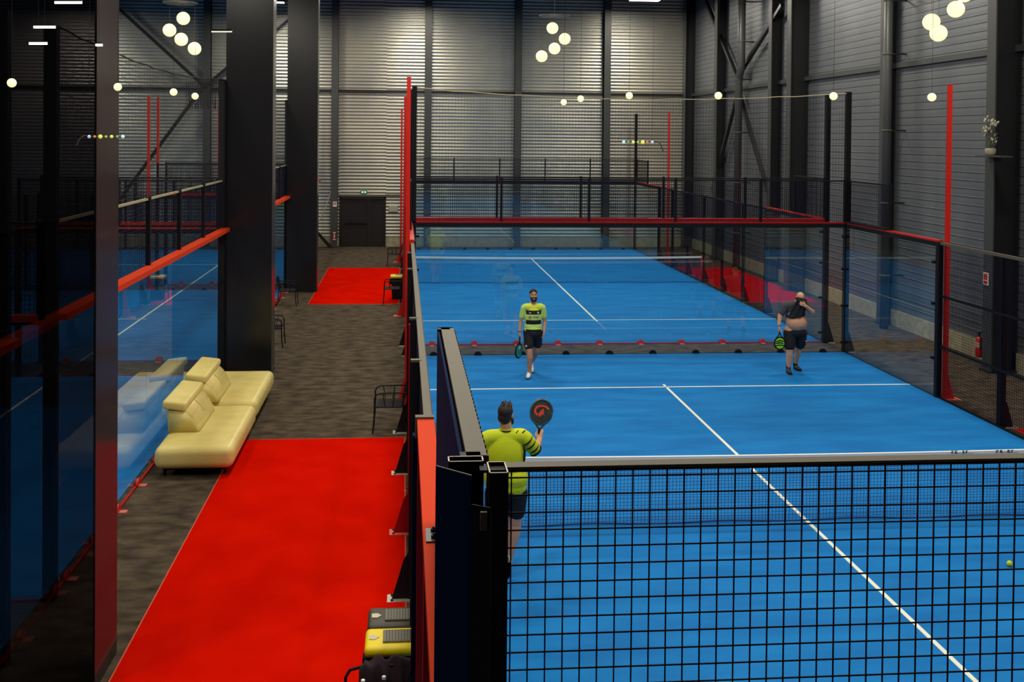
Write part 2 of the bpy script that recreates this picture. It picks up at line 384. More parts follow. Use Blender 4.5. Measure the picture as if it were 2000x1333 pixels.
def mesh_top(t, F, p0, p1, z0=3.03, z1=4.0, step=2.0, cap=M_BLACK, q=0.03, pw=0.05):
    n = max(1, int(round((p1-p0)/step))); L = (p1-p0)/n
    for k in range(n):
        a = p0+k*L
        wires(F, a, a+L, z0, z1, q).build('mesh_panel', M_WIRE, t)
    for k in range(n+1):
        p = p0+k*L; MB().span(F(p-pw/2, q, z0-0.1), F(p+pw/2, q+0.06, z1+0.02)).build('mesh_post', M_BLACK, t)
    MB().span(F(p0, q-0.005, z1-0.03), F(p1, q+0.035, z1)).build('top_rail', cap, t)
def corner_post(t, F, p, h=3.0, outm=M_BLACK, w_=0.1, foot=True, d=0.1, q0=0.0, plate=M_PLATE):
    MB().span(F(p-w_/2, q0, 0), F(p+w_/2, q0+d, h)).build('post', outm, t)
    if foot:
        nn = F(0, 1, 0)-F(0, 0, 0); ex = F(1, 0, 0)-F(0, 0, 0)
        MB().prism([(0, 0.01), (0.17, 0.01), (0.05, 0.42), (0, 0.5)], F(p-0.02, q0+d, 0), nn, (0, 0, 1), ex*0.04).build('gusset', outm, t)
        MB().span(F(p-0.09, q0+d-0.05, 0), F(p+0.09, q0+d+0.22, 0.014)).build('foot_plate', plate, t)
        b = MB()
        for s_ in (-0.06, 0.06): b.lathe(F(p+s_, q0+d+0.17, 0.014), [(0.014, 0), (0.014, 0.014)], 6)
        b.build('foot_bolt', M_BLACK, t)
def glass_clamps_on_post(t, F, p, s_, zs=(0.25, 1.1, 1.95, 2.7)):
    for z in zs: MB().span(F(p+s_*0.04, -0.03, z-0.025), F(p+s_*0.13, 0.03, z+0.025)).build('pane_clip', M_BLACK, t)
def netting(t, F, p0, p1, z0=4.0, z1=6.0, sag=0.15, pitch=0.07, th=0.0035, rope=M_ROPE, q=0.05):
    top = lambda p: z1 - sag*4*((p-p0)/(p1-p0))*(1-(p-p0)/(p1-p0))
    b = MB(); n = int((p1-p0)/pitch)
    for k in range(n+1):
        p = p0+(p1-p0)*k/n; b.span(F(p-th/2, q, z0), F(p+th/2, q+th, top(p)))
    rows = int((z1-z0)/pitch); seg = 12
    for j in range(rows+1):
        for k in range(seg):
            a = p0+(p1-p0)*k/seg; c = p0+(p1-p0)*(k+1)/seg
            b.bar(F(a, q+th, z0+(top(a)-z0)*j/rows), F(c, q+th, z0+(top(c)-z0)*j/rows), th)
    b.build('netting', M_NET, t)
    MB().tube([F(p0+(p1-p0)*k/24, q, top(p0+(p1-p0)*k/24)+0.01*math.sin(k*2.3)) for k in range(25)], 0.011, 5).build('head_rope', rope, t)

# 1 far end wall of the near court
F = frame('x', 10.0, 1)
t = thing('glass_end_wall', (5, 10.0, 0), 'glass end wall behind the two facing players, black clamps and netting above', 'glass wall', 'glass end walls')
glass_run(t, F, 0, 10, clampout=M_BLACK, beam=M_MAROON)
mesh_top(t, F, 0, 10, step=2.0)
for p, s_ in ((0.03, 1), (10.05, -1)):
    MB().span(F(p-0.055, 0.0, 0), F(p+0.055, 0.12, 6.05)).build('corner_post', M_BLACK, t); glass_clamps_on_post(t, F, p, s_)
    nn = Vector((1 if p > 5 else -1, 0, 0))
    MB().prism([(0, 0), (0.2, 0), (0.06, 0.45), (0, 0.55)], F(p, 0.06, 0)+nn*0.05, nn, (0, 0, 1), (0, 0.03, 0)).build('gusset', M_BLACK, t)
    MB().span(F(p-0.08, 0, 0)+nn*0.16, F(p+0.08, 0.16, 0.015)+nn*0.16).build('foot_plate', M_PLATE, t)
netting(t, F, 0.03, 10.05, 4.0, 6.02, 0.2)
# 2 near end wall of the far court
F = frame('x', 11.2, -1)
t = thing('glass_end_wall', (5, 11.2, 0), 'second glass end wall standing just behind the first, red beam and red round clamps', 'glass wall', 'glass end walls')
glass_run(t, F, 0, 10, clampout=M_RED, beam=M_RED, beamw=0.12)
mesh_top(t, F, 0, 10, step=2.0)
for p, s_ in ((-0.03, 1), (10.03, -1)):
    MB().span(F(p-0.055, 0.0, 0), F(p+0.055, 0.12, 6.02)).build('corner_post', M_BLACK, t); glass_clamps_on_post(t, F, p, s_)
    nn = Vector((1 if p > 5 else -1, 0, 0))
    MB().prism([(0, 0), (0.2, 0), (0.06, 0.45), (0, 0.55)], F(p, 0.06, 0)+nn*0.05, nn, (0, 0, 1), (0, 0.03, 0)).build('gusset', M_BLACK, t)
    MB().span(F(p-0.08, 0, 0)+nn*0.16, F(p+0.08, 0.16, 0.015)+nn*0.16).build('foot_plate', M_PLATE, t)
# 3 farthest end wall
F = frame('x', 31.2, 1)
t = thing('glass_end_wall', (5, 31.2, 0), 'farthest glass end wall, standing close to the ribbed back wall', 'glass wall', 'glass end walls')
glass_run(t, F, 0, 10, clampout=M_BLACK, beam=M_BLACK, gm=M_GLASSF)
mesh_top(t, F, 0, 10, step=2.0)
for p in (-0.03, 10.03): MB().span(F(p-0.055, 0.0, 0), F(p+0.055, 0.12, 6.02)).build('corner_post', M_BLACK, t)
# near end wall (mesh in the foreground)
F = frame('x', -9.70, -1)
t = thing('mesh_end_wall', (2, -9.7, 0), 'black square wire mesh panel across the lower right foreground', 'mesh fence')
glass_run(t, F, 0.09, 4.09, clampout=M_RED, beam=M_RED)
zz = 3.9078
b = MB(); th = 0.0037
for k in range(0, 80): b.span((0.092+0.05*k-th/2, -9.7-th/2, 3.03), (0.092+0.05*k+th/2, -9.7+th/2, 3.99))
b.build('mesh_panel', M_WIRE, t)
b = MB()
for k in range(-1, 18): b.span((0.07, -9.7-th*1.5, zz-0.05*k-th/2), (4.05, -9.7-th/2, zz-0.05*k+th/2))
b.build('mesh_panel', M_WIRE, t)
MB().span((0.075, -9.74, 3.992), (4.05, -9.695, 4.0)).build('top_rail', M_CAP, t)
MB().span((0.0, -9.736, 3.984), (4.05, -9.695, 3.9915)).build('top_rail', M_BLACK, t)
for x in (2.05, 4.05): MB().span((x-0.02, -9.80, 0), (x+0.02, -9.705, 4.0)).build('mesh_post', M_BLACK, t)

# open tube posts of the near corner
def open_tube(x0, y0, x1, y1, z1, m, t, wall=0.004, z0=0.0, rim=mat('cut_steel_rim', (205, 192, 180), 0.6), name='tube_post'):
    b = MB(); b.span((x0, y0, z0), (x1, y0+wall, z1)).span((x0, y1-wall, z0), (x1, y1, z1)).span((x0, y0, z0), (x0+wall, y1, z1)).span((x1-wall, y0, z0), (x1, y1, z1))
    o = b.build(name, m, t)
    b = MB(); b.span((x0, y0, z1), (x1, y0+wall, z1+0.002)).span((x0, y1-wall, z1), (x1, y1, z1+0.002)).span((x0, y0, z1), (x0+wall, y1, z1+0.002)).span((x1-wall, y0, z1), (x1, y1, z1+0.002))
    b.build('cut_rim', rim, o); return o
t = thing('corner_post_pair', (-0.01, -9.75, 0), 'cluster of black hollow steel posts at the near court corner, open tops', 'post')
open_tube(-0.087, -9.688, 0.014, -9.640, 4.0, M_BLACK, t)
open_tube(0.021, -9.790, 0.074, -9.694, 4.0, M_BLACK, t)
b = MB(); A = at(851, 912, z=3.99); B_ = at(920, 931, z=3.99)
b.bar((A.x, A.y, 1.9), (A.x, A.y, 1.9001), 0.001)
dv = Vector((B_.x-A.x, B_.y-A.y, 0)); nv = Vector((-dv.y, dv.x, 0)).normalized()*0.004
b.bm.clear(); b.prism([(0, 0), (1, 0), (1, 1), (0, 1)], (A.x, A.y, 0), dv, (0, 0, 3.99), nv); b.build('cover_plate', M_NAVY, t)
MB().prism([(0, 0), (1, 0), (1, 1), (0, 1)], (A.x, A.y, 3.99), dv, (0, 0, 0.003), nv).build('plate_edge', M_CAP, t)
MB().prism([(0, 0), (1, 0), (1, 1), (0, 1)], (-0.03, -9.80, 0), (0.052, -0.03, 0), (0, 0, 3.92), (0.003, 0.003, 0)).build('cover_plate', M_BLACK, t)
MB().span((-0.006, -9.835, 3.86), (0.012, -9.825, 3.91)).build('plate_clip', M_CAP, t)
MB().span((0.074, -9.76, 3.70), (0.084, -9.72, 3.74)).build('post_lug', M_BLACK, t)

# left side wall of the near court
F = frame('y', 0.0, -1)
t = thing('side_wall', (-0.03, -7.8, 0), 'near left side wall with wide orange top beam and grey capped mesh above', 'court wall')
glass_run(t, F, -9.62, -5.78, clampout=M_RED, beam=M_ORANGE, beamw=0.112)
mesh_top(t, F, -9.62, -7.69, 3.03, 3.98, step=1.93, q=-0.01)
MB().span((-0.032, -9.63, 3.975), (0.028, -7.66, 4.0)).build('mesh_cap', M_CAP, t)
b = MB()
for k in range(39): b.span((0.027, -9.63+0.05*k-0.003, 3.96), (0.033, -9.63+0.05*k+0.012, 3.999))
b.build('wire_ends', M_BLACK, t)
MB().span((-0.048, -7.68, 3.03), (0.028, -7.66, 4.0)).build('end_stile', M_BLACK, t)
MB().span((-0.05, -7.68, 3.03), (-0.04, -9.62, 3.99)).build('backing_strip', M_NAVY, t)
j = MB().span((-0.10, -7.86, 3.03), (-0.005, -7.70, 3.038)).build('joint_plate', M_STEELG, t)
for yy in (-7.82, -7.74): MB().lathe((-0.062, yy, 3.038), [(0.014, 0), (0.014, 0.012), (0.006, 0.014), (0.006, 0.022)], 6).build('joint_bolt', M_BLACK, j)
MB().span((-0.125, -5.80, 2.9), (0.0, -5.74, 3.045)).build('beam_end_cap', M_CAP, t)
for y in (-5.8, -7.75, -9.6): corner_post(t, F, y, 2.95, M_MAROON, 0.1, True, 0.088, 0.02)
t = thing('mesh_side_wall', (-0.03, 0, 0), 'black mesh side wall along the corridor with a narrow grey top rail', 'mesh fence')
wires(F, -5.75, 5.95, 0.05, 2.97, 0.0).build('mesh_panel', M_WIRE, t)
MB().span((-0.065, -5.76, 2.96), (-0.008, 5.7, 3.0)).build('top_rail', M_CAP, t)
MB().span((-0.008, -5.76, 2.95), (0.0, 5.7, 2.995)).build('rail_lip', M_BLACK, t)
for y in (4.2, 2.16, -1.85, -3.86): corner_post(t, F, y, 2.985, M_BLACK, 0.06, True, 0.07, 0.06); MB().span((-0.14, y-0.03, 2.985), (-0.05, y+0.03, 3.005)).build('post_cap', M_CAP, t)
corner_post(t, F, -0.05, 2.6, M_MAROON, 0.06, True, 0.07, 0.06, plate=M_PINKPLATE)
corner_post(t, F, -5.7, 2.9, M_NAVY, 0.08, True, 0.08, 0.06)
for z in (1.0, 2.0): MB().span((-0.05, -5.76, z-0.015), (-0.02, 5.9, z+0.015)).build('mid_rail', M_BLACK, t)
for y in (5.2, 4.7, 3.6, 3.0, 2.6, 1.4, .8): MB().lathe((-0.15, y, 0), [(0.02, 0), (0.02, 0.02)], 8).build('anchor_bolt', M_PINKPLATE, t)
t = thing('side_wall', (-0.03, 8, 0), 'far left side glass of the near court, seen edge-on beside the red pole', 'court wall')
glass_run(t, F, 6, 9.95, beam=M_RED, clampout=M_RED); mesh_top(t, F, 8, 9.95, step=2)
# side wall right, near court
F = frame('y', 10.0, 1)
t = thing('side_wall', (10.03, 8, 0), 'right side glass of the near court between the corner post and red pole', 'court wall')
glass_run(t, F, 6, 9.95, beam=M_RED, clampout=M_BLACK, clamps=False, beamw=0.12)
MB().span((9.98, 8.05, 3.03), (10.13, 9.95, 3.06)).build('beam_shadow', M_BLACK, t)  # black sheet for the shadow the mesh above casts on the red beam
mesh_top(t, F, 8, 9.95, step=2)
MB().span((9.98, 5.90, 0), (10.08, 6.0, 3.0)).build('post', M_BLACK, t); glass_clamps_on_post(t, F, 6.0, 1, (0.75, 1.8, 2.6))
t = thing('mesh_side_wall', (10.03, 0, 0), 'black mesh side wall at the right edge of the near court', 'mesh fence')
wires(F, -5.95, 5.9, 0.05, 2.97, 0.02).build('mesh_panel', M_WIRE, t)
MB().span((10.01, -5.95, 2.95), (10.07, 5.95, 3.0)).build('top_rail', M_CAP, t)
for z in (1.0, 1.97): MB().span((10.02, -5.95, z-0.02), (10.06, 5.95, z+0.02)).build('mid_rail', M_BLACK, t)
MB().span((10.0, -5.95, 0.0), (10.04, 5.95, 0.05)).build('sill_profile', M_BLACK, t)
for y in (3.97, 1.97, 0, -2, -4): corner_post(t, F, y, 2.97, M_BLACK, 0.12, True, 0.1, 0.03)
# far court side walls
for side, base, out in (('left', 0.0, -1), ('right', 10.0, 1)):
    F = frame('y', base, out)
    for (a, b_) in ((11.25, 15.2), (27.2, 31.15)):
        t = thing('side_wall', (base+out*0.03, (a+b_)/2, 0), '%s side glass of the far court, %s section' % (side, 'nearer' if a < 20 else 'farther'), 'court wall')
        glass_run(t, F, a, b_, beam=M_RED, clampout=M_BLACK, clamps=(side == 'left'))
        mesh_top(t, F, a if a < 20 else a+1.95, a+1.95 if a < 20 else b_, step=2)
        for p in ((15.2,) if a < 20 else (27.2,)): corner_post(t, F, p, 3.0, M_BLACK)
    t = thing('mesh_side_wall', (base+out*0.03, 21.2, 0), 'black mesh side wall along the %s of the far court' % side, 'mesh fence')
    wires(F, 15.25, 27.15, 0.05, 2.97, 0.02).build('mesh_panel', M_WIRE, t)
    MB().span(F(15.25, 0.01, 2.95), F(27.15, 0.07, 3.0)).build('top_rail', M_BLACK, t)
    for y in (17.2, 19.2, 21.2, 23.2, 25.2): corner_post(t, F, y, 2.97, M_BLACK, 0.08, True, 0.08, 0.03)
# light poles, 6 m, red
def light_pole(x, y, lab, h=6.0, foot=1, lean=0):
    t = thing('light_pole', (x, y, 0), lab, 'pole', 'tall red court light poles')
    MB().span((x-0.037, y-0.037, 0), (x+0.037, y+0.037, h)).build('shaft', M_RED, t)
    MB().prism([(0, 0), (0.14, 0), (0.035, 0.4), (0, 0.5)], (x+foot*0.036, y-0.02, 0), (foot, 0, 0), (0, 0, 1), (0, 0.04, 0)).build('gusset', M_RED, t)
    MB().span((x-0.08, y-0.1, 0), (x+foot*0.28, y+0.1, 0.015)).build('foot_plate', M_PINKPLATE, t)
    MB().span((x-0.04, y-0.04, h), (x+0.04, y+0.04, h+0.01)).build('end_cap', M_RED, t)
light_pole(-0.12, 5.95, 'nearest tall red pole in the middle, rising beside the corridor mesh wall', foot=-1)
light_pole(-0.16, 15.1, 'second tall red pole in the corridor row, hidden mostly behind the nearest one', foot=-1)
light_pole(-0.27, 27.0, 'farthest red pole of the corridor row, left sliver behind the others', foot=-1)
light_pole(10.12, 5.84, 'tall red pole standing on the right side of the near court')
light_pole(10.42, 27.2, 'thin far red pole at the back right corner of the far court')

# nets
def net(yn, lab, x0=0.0, x1=10.0):
    t = thing('tennis_net', (5, yn, 0), lab, 'net', 'court nets')
    top = lambda x: 0.88+0.04*((x-5)/5)**2
    n = 40
    for face in (1,):
        b = MB()
        for k in range(n):
            a = x0+(x1-x0)*k/n; c = x0+(x1-x0)*(k+1)/n
            b.prism([(0, 0), (1, 0), (1, 1), (0, 1)], (a, yn-0.02, top(a)-0.06), (c-a, 0, top(c)-top(a)), (0, 0, 0.06), (0, 0.04, 0))
        b.build('white_band', M_WHITE, t)
    b = MB(); p = 0.045; th = 0.004
    for k in range(int((x1-x0)/p)+1):
        x = x0+k*p; wob = 0.02*math.sin(x*1.9)+0.01*math.sin(x*5)
        b.bar((x, yn, top(x)-0.05), (x+wob*0.3, yn+wob*0.4, 0.03), th)
    for j in range(1, 21):
        for k in range(20):
            xa = x0+(x1-x0)*k/20; xc = x0+(x1-x0)*(k+1)/20; z = 0.03+0.04*j
            b.bar((xa, yn, z+0.008*math.sin(xa*2+j)), (xc, yn, z+0.008*math.sin(xc*2+j)), th)
    b.build('net_mesh', mat('net_cord', (18, 62, 125), 0.8), t)
    MB().tube([(x0+(x1-x0)*k/40, yn, 0.035+0.01*math.sin(k*0.9)) for k in range(41)], 0.012, 6).build('bottom_cord', mat('net_cord', (20, 40, 80)), t)
    for x in (x0-0.03, x1+0.03):
        MB().tube([(x, yn, 0), (x, yn, 0.95)], 0.035, 12).build('net_post', M_RED, t, True)
    return t
nt_ = net(0, 'near court net with a white band, right behind the foreground mesh')
random.seed(3)
for x0_, nn_ in ((at(1857, 884, y=0).x, 5), (at(1944, 882, y=0).x, 5)):
    x = x0_; b = MB().span((x0_-0.02, -0.0215, 0.862), (x0_+0.06*nn_, -0.0195, 0.8645))
    for k in range(nn_):
        w_ = random.choice((0.025, 0.03, 0.035))
        if k != nn_//2:
            b.span((x, -0.024, 0.868), (x+0.012, -0.02, 0.898)); b.span((x, -0.024, 0.892), (x+w_, -0.02, 0.898))
            if k % 2: b.span((x, -0.024, 0.868), (x+w_, -0.02, 0.874))
        x += w_+0.018
    b.build('band_print', M_BLACK, nt_)
net(21.2, 'far court net with its white band, seen through the glass end wall')

# ---- left courts (turned sideways)
BK = -3.9
def back_run(a, b, lab, tall_net=False, mesh_to=None):
    F = frame('y', BK, 1)
    t = thing('glass_back_wall', (BK, (a+b)/2, 0), lab, 'glass wall', 'glass back walls of the left courts')
    glass_run(t, F, a, b, clampout=M_RED, beam=M_ORANGE, beamw=0.18)
    mesh_top(t, F, a, b, step=2.0, cap=M_ROPE if tall_net else M_BLACK, q=0.0, pw=0.07)
    for p, s_ in ((a, 1), (b, -1)):
        MB().span(F(p-0.05, -0.05, 0), F(p+0.05, 0.08, 6.05)).build('corner_post', M_BLACK, t); glass_clamps_on_post(t, F, p, s_)
    if tall_net: netting(t, F, a, b, 4.0, 6.05, 0.16, rope=M_BLACK)
    return t
back_run(-1.65, 8.35, 'long glass back wall behind the cream sofas with wide orange-red top beam', True)
back_run(-12.95, -2.95, 'glass back wall of the nearest left court, behind the smoked glass column')
back_run(9.75, 19.85, 'glass back wall of the second left court, seen between the two black columns', True)
back_run(21.1, 31.2, 'glass back wall of the farthest left court, behind the farther black column')
def side_run(y, out, lab, nets=False):
    F = frame('x', y, out)
    t = thing('glass_side_wall', (-6, y, 0), lab, 'glass wall', 'glass side walls of the left courts')
    glass_run(t, F, -7.9, -3.98, clampout=M_RED, beam=M_ORANGE, beamw=0.1)
    mesh_top(t, F, -7.9, -3.98, step=2.0)
    wires(F, -13.9, -7.95, 0.05, 2.97, 0.02, pitch=0.06).build('mesh_panel', M_WIRE, t)
    for p in (-13.9, -11.9, -9.9, -7.9): corner_post(t, F, p, 3.0, M_BLACK, foot=False)
    if nets: netting(t, F, -7.9, -3.98, 4.0, 6.0, 0.15, rope=M_BLACK)
for y, out, lab, nn in ((-1.65, -1, 'glass side wall left of the smoked column, near side of the sofa court', False), (8.35, 1, 'glass side wall meeting the black column at the far side of the sofa court', False),
      (9.75, -1, 'glass side wall just past the sofa court, with red round clamps at its foot', False), (19.85, 1, 'glass side wall on the far side of the second left court', False),
      (21.1, -1, 'glass side wall opening the farthest left court', False), (31.2, 1, 'glass side wall of the left courts closest to the back wall', False)): side_run(y, out, lab, nn)
for (x, y, h, lab) in ((-8.2, 20.0, 6.13, 'left one of the twin red poles over the left courts'), (-8.2, 21.2, 6.12, 'right one of the twin red poles over the left courts'), (-8.05, 31.3, 6.1, 'dim red pole farthest back on the left, beside the black column')):
    light_pole(x, y, lab, h)
# gathered net at the corner post
b = MB()
for k in range(19):
    x = -4.62+0.04*k; b.bar((x, 8.4+0.03*math.sin(k), 6.0), (x+0.02*math.sin(k*2), 8.45, 5.45), 0.009)
for j in range(15):
    z = 5.45+0.039*j; b.bar((-4.62, 8.42, z), (-3.9, 8.42, z+0.02*math.sin(j)), 0.009)
tag(b.build('gathered_netting', M_NET), 'bunch of gathered dark netting beside the top of the left corner post', 'netting')

# ================================================================ FURNITURE
def sofa(y0, y1, by0, by1, lab, up=0.0):
    t = thing('sofa', (-3.15, (y0+y1)/2, 0), lab, 'sofa', 'cream leather sofa pair')
    # seat slab with waterfall profile, along y
    b = MB(); b.rbox((-3.17, (y0+y1)/2, 0.29), (1.12, y1-y0, 0.32), 0.11, 5); b.build('seat', M_LEATH, t, True)
    b = MB(); prof = [(-3.70, 0.42), (-3.72, 0.80), (-3.56, 0.83), (-3.46, 0.80), (-3.34, 0.68), (-3.26, 0.52), (-3.22, 0.42)]
    b.prism([(p[0], p[1]) for p in prof], (0, by0, 0), (1, 0, 0), (0, 0, 1), (0, by1-by0, 0))
    bmesh.ops.bevel(b.bm, geom=list(b.bm.edges), offset=0.03, segments=3, affect='EDGES')
    b.build('backrest', M_LEATH, t, True)
    c = Vector((-3.60, (by0+by1)/2-0.02, 0.86)); M = Matrix.Translation(c) @ Matrix.Rotation(math.radians(7), 4, 'Y')
    MB().rbox(0, (0.36, by1-by0+0.06, 0.13), 0.045, 4, M=M).build('headrest', M_LEATH, t, True)
    for i, x in enumerate((-3.6, -2.75)):
        for y in (y0+0.2, y1-0.2):
            MB().tube([(x, y, 0.14), (x-0.01, y, 0)], [0.028, 0.018], 8).build('leg', M_BLACK, t)
    MB().span((-3.62, y0+0.12, 0.10), (-2.72, y1-0.12, 0.15)).build('under_frame', M_BLACK, t)
    b = MB()
    for zz_, xx in ((0.62, -3.30), (0.62, -3.30)): pass
    b.tube([(-3.275, (by0+by1)/2, 0.60), (-3.345, (by0+by1)/2, 0.70), (-3.43, (by0+by1)/2, 0.775)], 0.004, 6)
    b.build('backrest_seam', mat('seam', (176, 158, 96), 0.7), t)
    t.location.z += up
sofa(2.08, 4.42, 2.85, 4.12, 'cream leather sofa nearest the camera, standing over the red carpet corner')
sofa(4.49, 6.75, 4.42, 5.70, 'cream leather sofa behind the first one, reaching the black column', 0.035)

def chair():
    t = thing('metal_armchair', (0, 0, 0), 'x', 'chair', 'black metal slatted armchairs')
    K = M_BLACK
    b = MB()
    for k in range(7): b.rbox((-0.02, -0.21+0.07*k, 0.445), (0.44, 0.042, 0.014), 0.004, 1)
    b.span((0.19, -0.245, 0.43), (0.215, 0.245, 0.455)).span((-0.25, -0.245, 0.43), (-0.225, 0.245, 0.455))
    b.build('seat', K, t)
    b = MB()
    for k in range(6): b.bar((-0.235, -0.175+0.07*k, 0.47), (-0.315, -0.175+0.07*k, 0.80), 0.035, 0.01)
    b.tube([(-0.225, -0.25, 0.46), (-0.31, -0.25, 0.78), (-0.325, -0.2, 0.83), (-0.325, 0.2, 0.83), (-0.31, 0.25, 0.78), (-0.225, 0.25, 0.46)], 0.013, 8)
    b.build('backrest', K, t)
    for s_ in (-1, 1):
        y = 0.26*s_
        b = MB(); b.tube([(-0.29, y, 0.67), (-0.1, y, 0.675), (0.12, y, 0.67), (0.2, y, 0.65), (0.235, y, 0.59), (0.235, y, 0.44)], 0.013, 8)
        for x0_, x1_ in ((-0.06, -0.1), (0.06, 0.1)): b.tube([(x0_, y, 0.44), (x1_, y, 0.67)], 0.008, 6)
        b.tube([(-0.24, y, 0.44), (0.235, y, 0.44)], 0.012, 8)
        b.build('armrest', K, t)
        MB().tube([(0.235, y, 0.45), (0.24, y, 0.2), (0.265, y, 0)], 0.013, 8).build('leg', K, t)
        MB().tube([(-0.235, y, 0.45), (-0.26, y, 0.2), (-0.31, y, 0)], 0.013, 8).build('leg', K, t)
    return t
ch0 = chair()
cs = [(-0.42, 4.42, 180, 'black metal armchair by the mesh wall just beyond the large red carpet'),
      (-0.41, -4.73, 180, 'black metal armchair at the bottom edge with a dark jacket over it'),
      (-0.50, 17.35, 180, 'black metal armchair in front of the distant yellow-lidded bin'),
      (-0.52, 26.0, 180, 'farthest black metal armchair in the corridor, past the small carpet'),
      (-3.50, 17.0, 0, 'black metal armchair against the left glass between the two black columns'),
      (-3.22, 11.3, 0, 'black metal armchair mostly hidden behind the nearer black column')]
for i, (x, y, a, lab) in enumerate(cs):
    c = ch0 if i == 0 else copy_tree(ch0)
    c.location = (x, y, 0); c.rotation_euler = (0, 0, math.radians(a)); c['label'] = lab

def trash_bin(x, y, lidm, lab, zt=0.72):
    t = thing('waste_bin', (x, y, 0), lab, 'bin', 'pedal waste bins by the mesh wall')
    b = MB(); b.prism([(-0.16, 0), (0.16, 0), (0.19, 1), (-0.19, 1)], (x, y-0.15, 0.0), (1, 0, 0), (0, 0, zt-0.08), (0, 0.3, 0))
    bmesh.ops.bevel(b.bm, geom=list(b.bm.edges), offset=0.015, segments=2, affect='EDGES'); b.build('bin_body', M_BLACK, t)
    l = MB().rbox((x, y, zt-0.045), (0.43, 0.36, 0.09), 0.04, 4).build('bin_lid', lidm, t, True)
    fl = MB().rbox((x+0.06, y, zt+0.006), (0.25, 0.2, 0.02), 0.006, 2)
    fl.build('lid_flap', mat('flap_grey', (112, 108, 96), 0.5), l)
    b = MB()
    for k in range(9): b.span((x-0.04+0.025*k, y-0.09, zt+0.016), (x-0.032+0.025*k, y+0.09, zt+0.020))
    b.build('flap_grooves', mat('flap_dark', (80, 76, 68), 0.6), l)
    MB().prism([(-0.05, 0.035), (-0.05, -0.035), (0.0, -0.04), (0.035, 0), (0.0, 0.04)], (x-0.13, y, zt), (1, 0, 0), (0, 1, 0), (0, 0, 0.006)).build('lid_badge', mat('badge', (200, 190, 160), 0.5), l)
    MB().rbox((x-0.2, y-0.02, zt-0.2), (0.07, 0.12, 0.16), 0.03, 3).build('side_grip', M_BLACK, t)
MBK = mat('black_lid', (58, 50, 40), 0.5); MYL = mat('yellow_lid', (238, 212, 10), 0.45)
trash_bin(-0.28, -3.72, MBK, 'waste bin with a brown-black lid standing behind the yellow-lidded one')
trash_bin(-0.29, -4.10, MYL, 'waste bin with a bright yellow lid at the bottom beside the dark post')
trash_bin(-0.35, 18.0, MYL, 'distant yellow-lidded waste bin behind a metal armchair on the small carpet', 0.74)
# jacket and bottles on the near chair
b = MB(); n = 22
vs = [[None]*(n+1) for _ in range(n+1)]
for i in range(n+1):
    for j in range(n+1):
        u_ = i/n; v = j/n; x = -0.53+0.42*u_
        s_ = (v-0.5)*0.5
        y = -4.46 + 0.30*(v-0.5); z = 0.728 - 2.2*(v-0.5)**2 + 0.02*math.sin(u_*17+v*4)+0.015*math.sin(v*21+u_*5) - (0.05 if u_ < 0.08 else 0)
        y += 0.02*math.sin(u_*23)
        vs[i][j] = b.bm.verts.new((x, y, z))
for i in range(n):
    for j in range(n): b.bm.faces.new((vs[i][j], vs[i+1][j], vs[i+1][j+1], vs[i][j+1]))
jk = b.build('jacket', mat('dark_plum_cloth', (38, 14, 26), 0.9), None, True)
mo = jk.modifiers.new('t', 'SOLIDIFY'); mo.thickness = 0.012
tag(jk, 'crumpled dark plum jacket draped over the armchair at the bottom edge', 'jacket')
for px, py, lab in ((709, 1329, 'clear plastic bottle with white cap, left one on the bottom armchair'), (750, 1322, 'clear plastic bottle with white cap beside the dark jacket')):
    p = at(px, py, y=-4.73); zt = p.z
    t = thing('water_bottle', (p.x, p.y, 0.455), lab, 'bottle', 'plastic bottles on the chair')
    MB().lathe((p.x, p.y, 0.455), [(0.03, 0), (0.033, 0.01), (0.033, max(0.05, zt-0.455-0.09)), (0.014, zt-0.455-0.035), (0.013, zt-0.455-0.015)], 18).build('bottle_body', M_GLASS, t, True)
    MB().lathe((p.x, p.y, zt-0.02), [(0.016, 0), (0.016, 0.02), (0.012, 0.023)], 16).build('cap', M_WHITE, t)

# fire extinguisher + sign on right column
ex = thing('fire_extinguisher', (12.42, 9.0, 0.3), 'red fire extinguisher hanging on the right wall behind the mesh', 'fire extinguisher')
e0 = at(1912, 698, x=12.35)
MB().lathe((e0.x, e0.y, e0.z), [(0.06, 0), (0.075, 0.02), (0.075, 0.36), (0.06, 0.42), (0.03, 0.45)], 18).build('cylinder', M_RED, ex, True)
MB().lathe((e0.x, e0.y, e0.z+0.45), [(0.03, 0), (0.03, 0.05), (0.02, 0.08)], 12).bar((e0.x-0.02, e0.y, e0.z+0.52), (e0.x+0.02, e0.y-0.1, e0.z+0.58), 0.02).build('valve', M_BLACK, ex)
MB().tube([(e0.x, e0.y-0.02, e0.z+0.5), (e0.x-0.03, e0.y-0.11, e0.z+0.45), (e0.x-0.03, e0.y-0.1, e0.z+0.2)], 0.012, 6).build('hose', M_BLACK, ex)
MB().lathe((e0.x, e0.y, e0.z+0.22), [(0.0765, 0), (0.0765, 0.12)], 18).build('label_band', mat('ext_label', (190, 150, 140), 0.6), ex)
MB().span((e0.x+0.05, e0.y-0.03, e0.z+0.1), (XR, e0.y+0.03, e0.z+0.3)).build('bracket', M_BLACK, ex)
s0 = at(1925, 545, x=XR-0.64)
sg = thing('fire_sign', (s0.x, s0.y, s0.z), 'small red and white fire point sign on the right column above the extinguisher', 'sign')
MB().span((s0.x, s0.y-0.09, s0.z-0.13), (s0.x+0.012, s0.y+0.09, s0.z+0.13)).build('sign_plate', M_WHITE, sg)
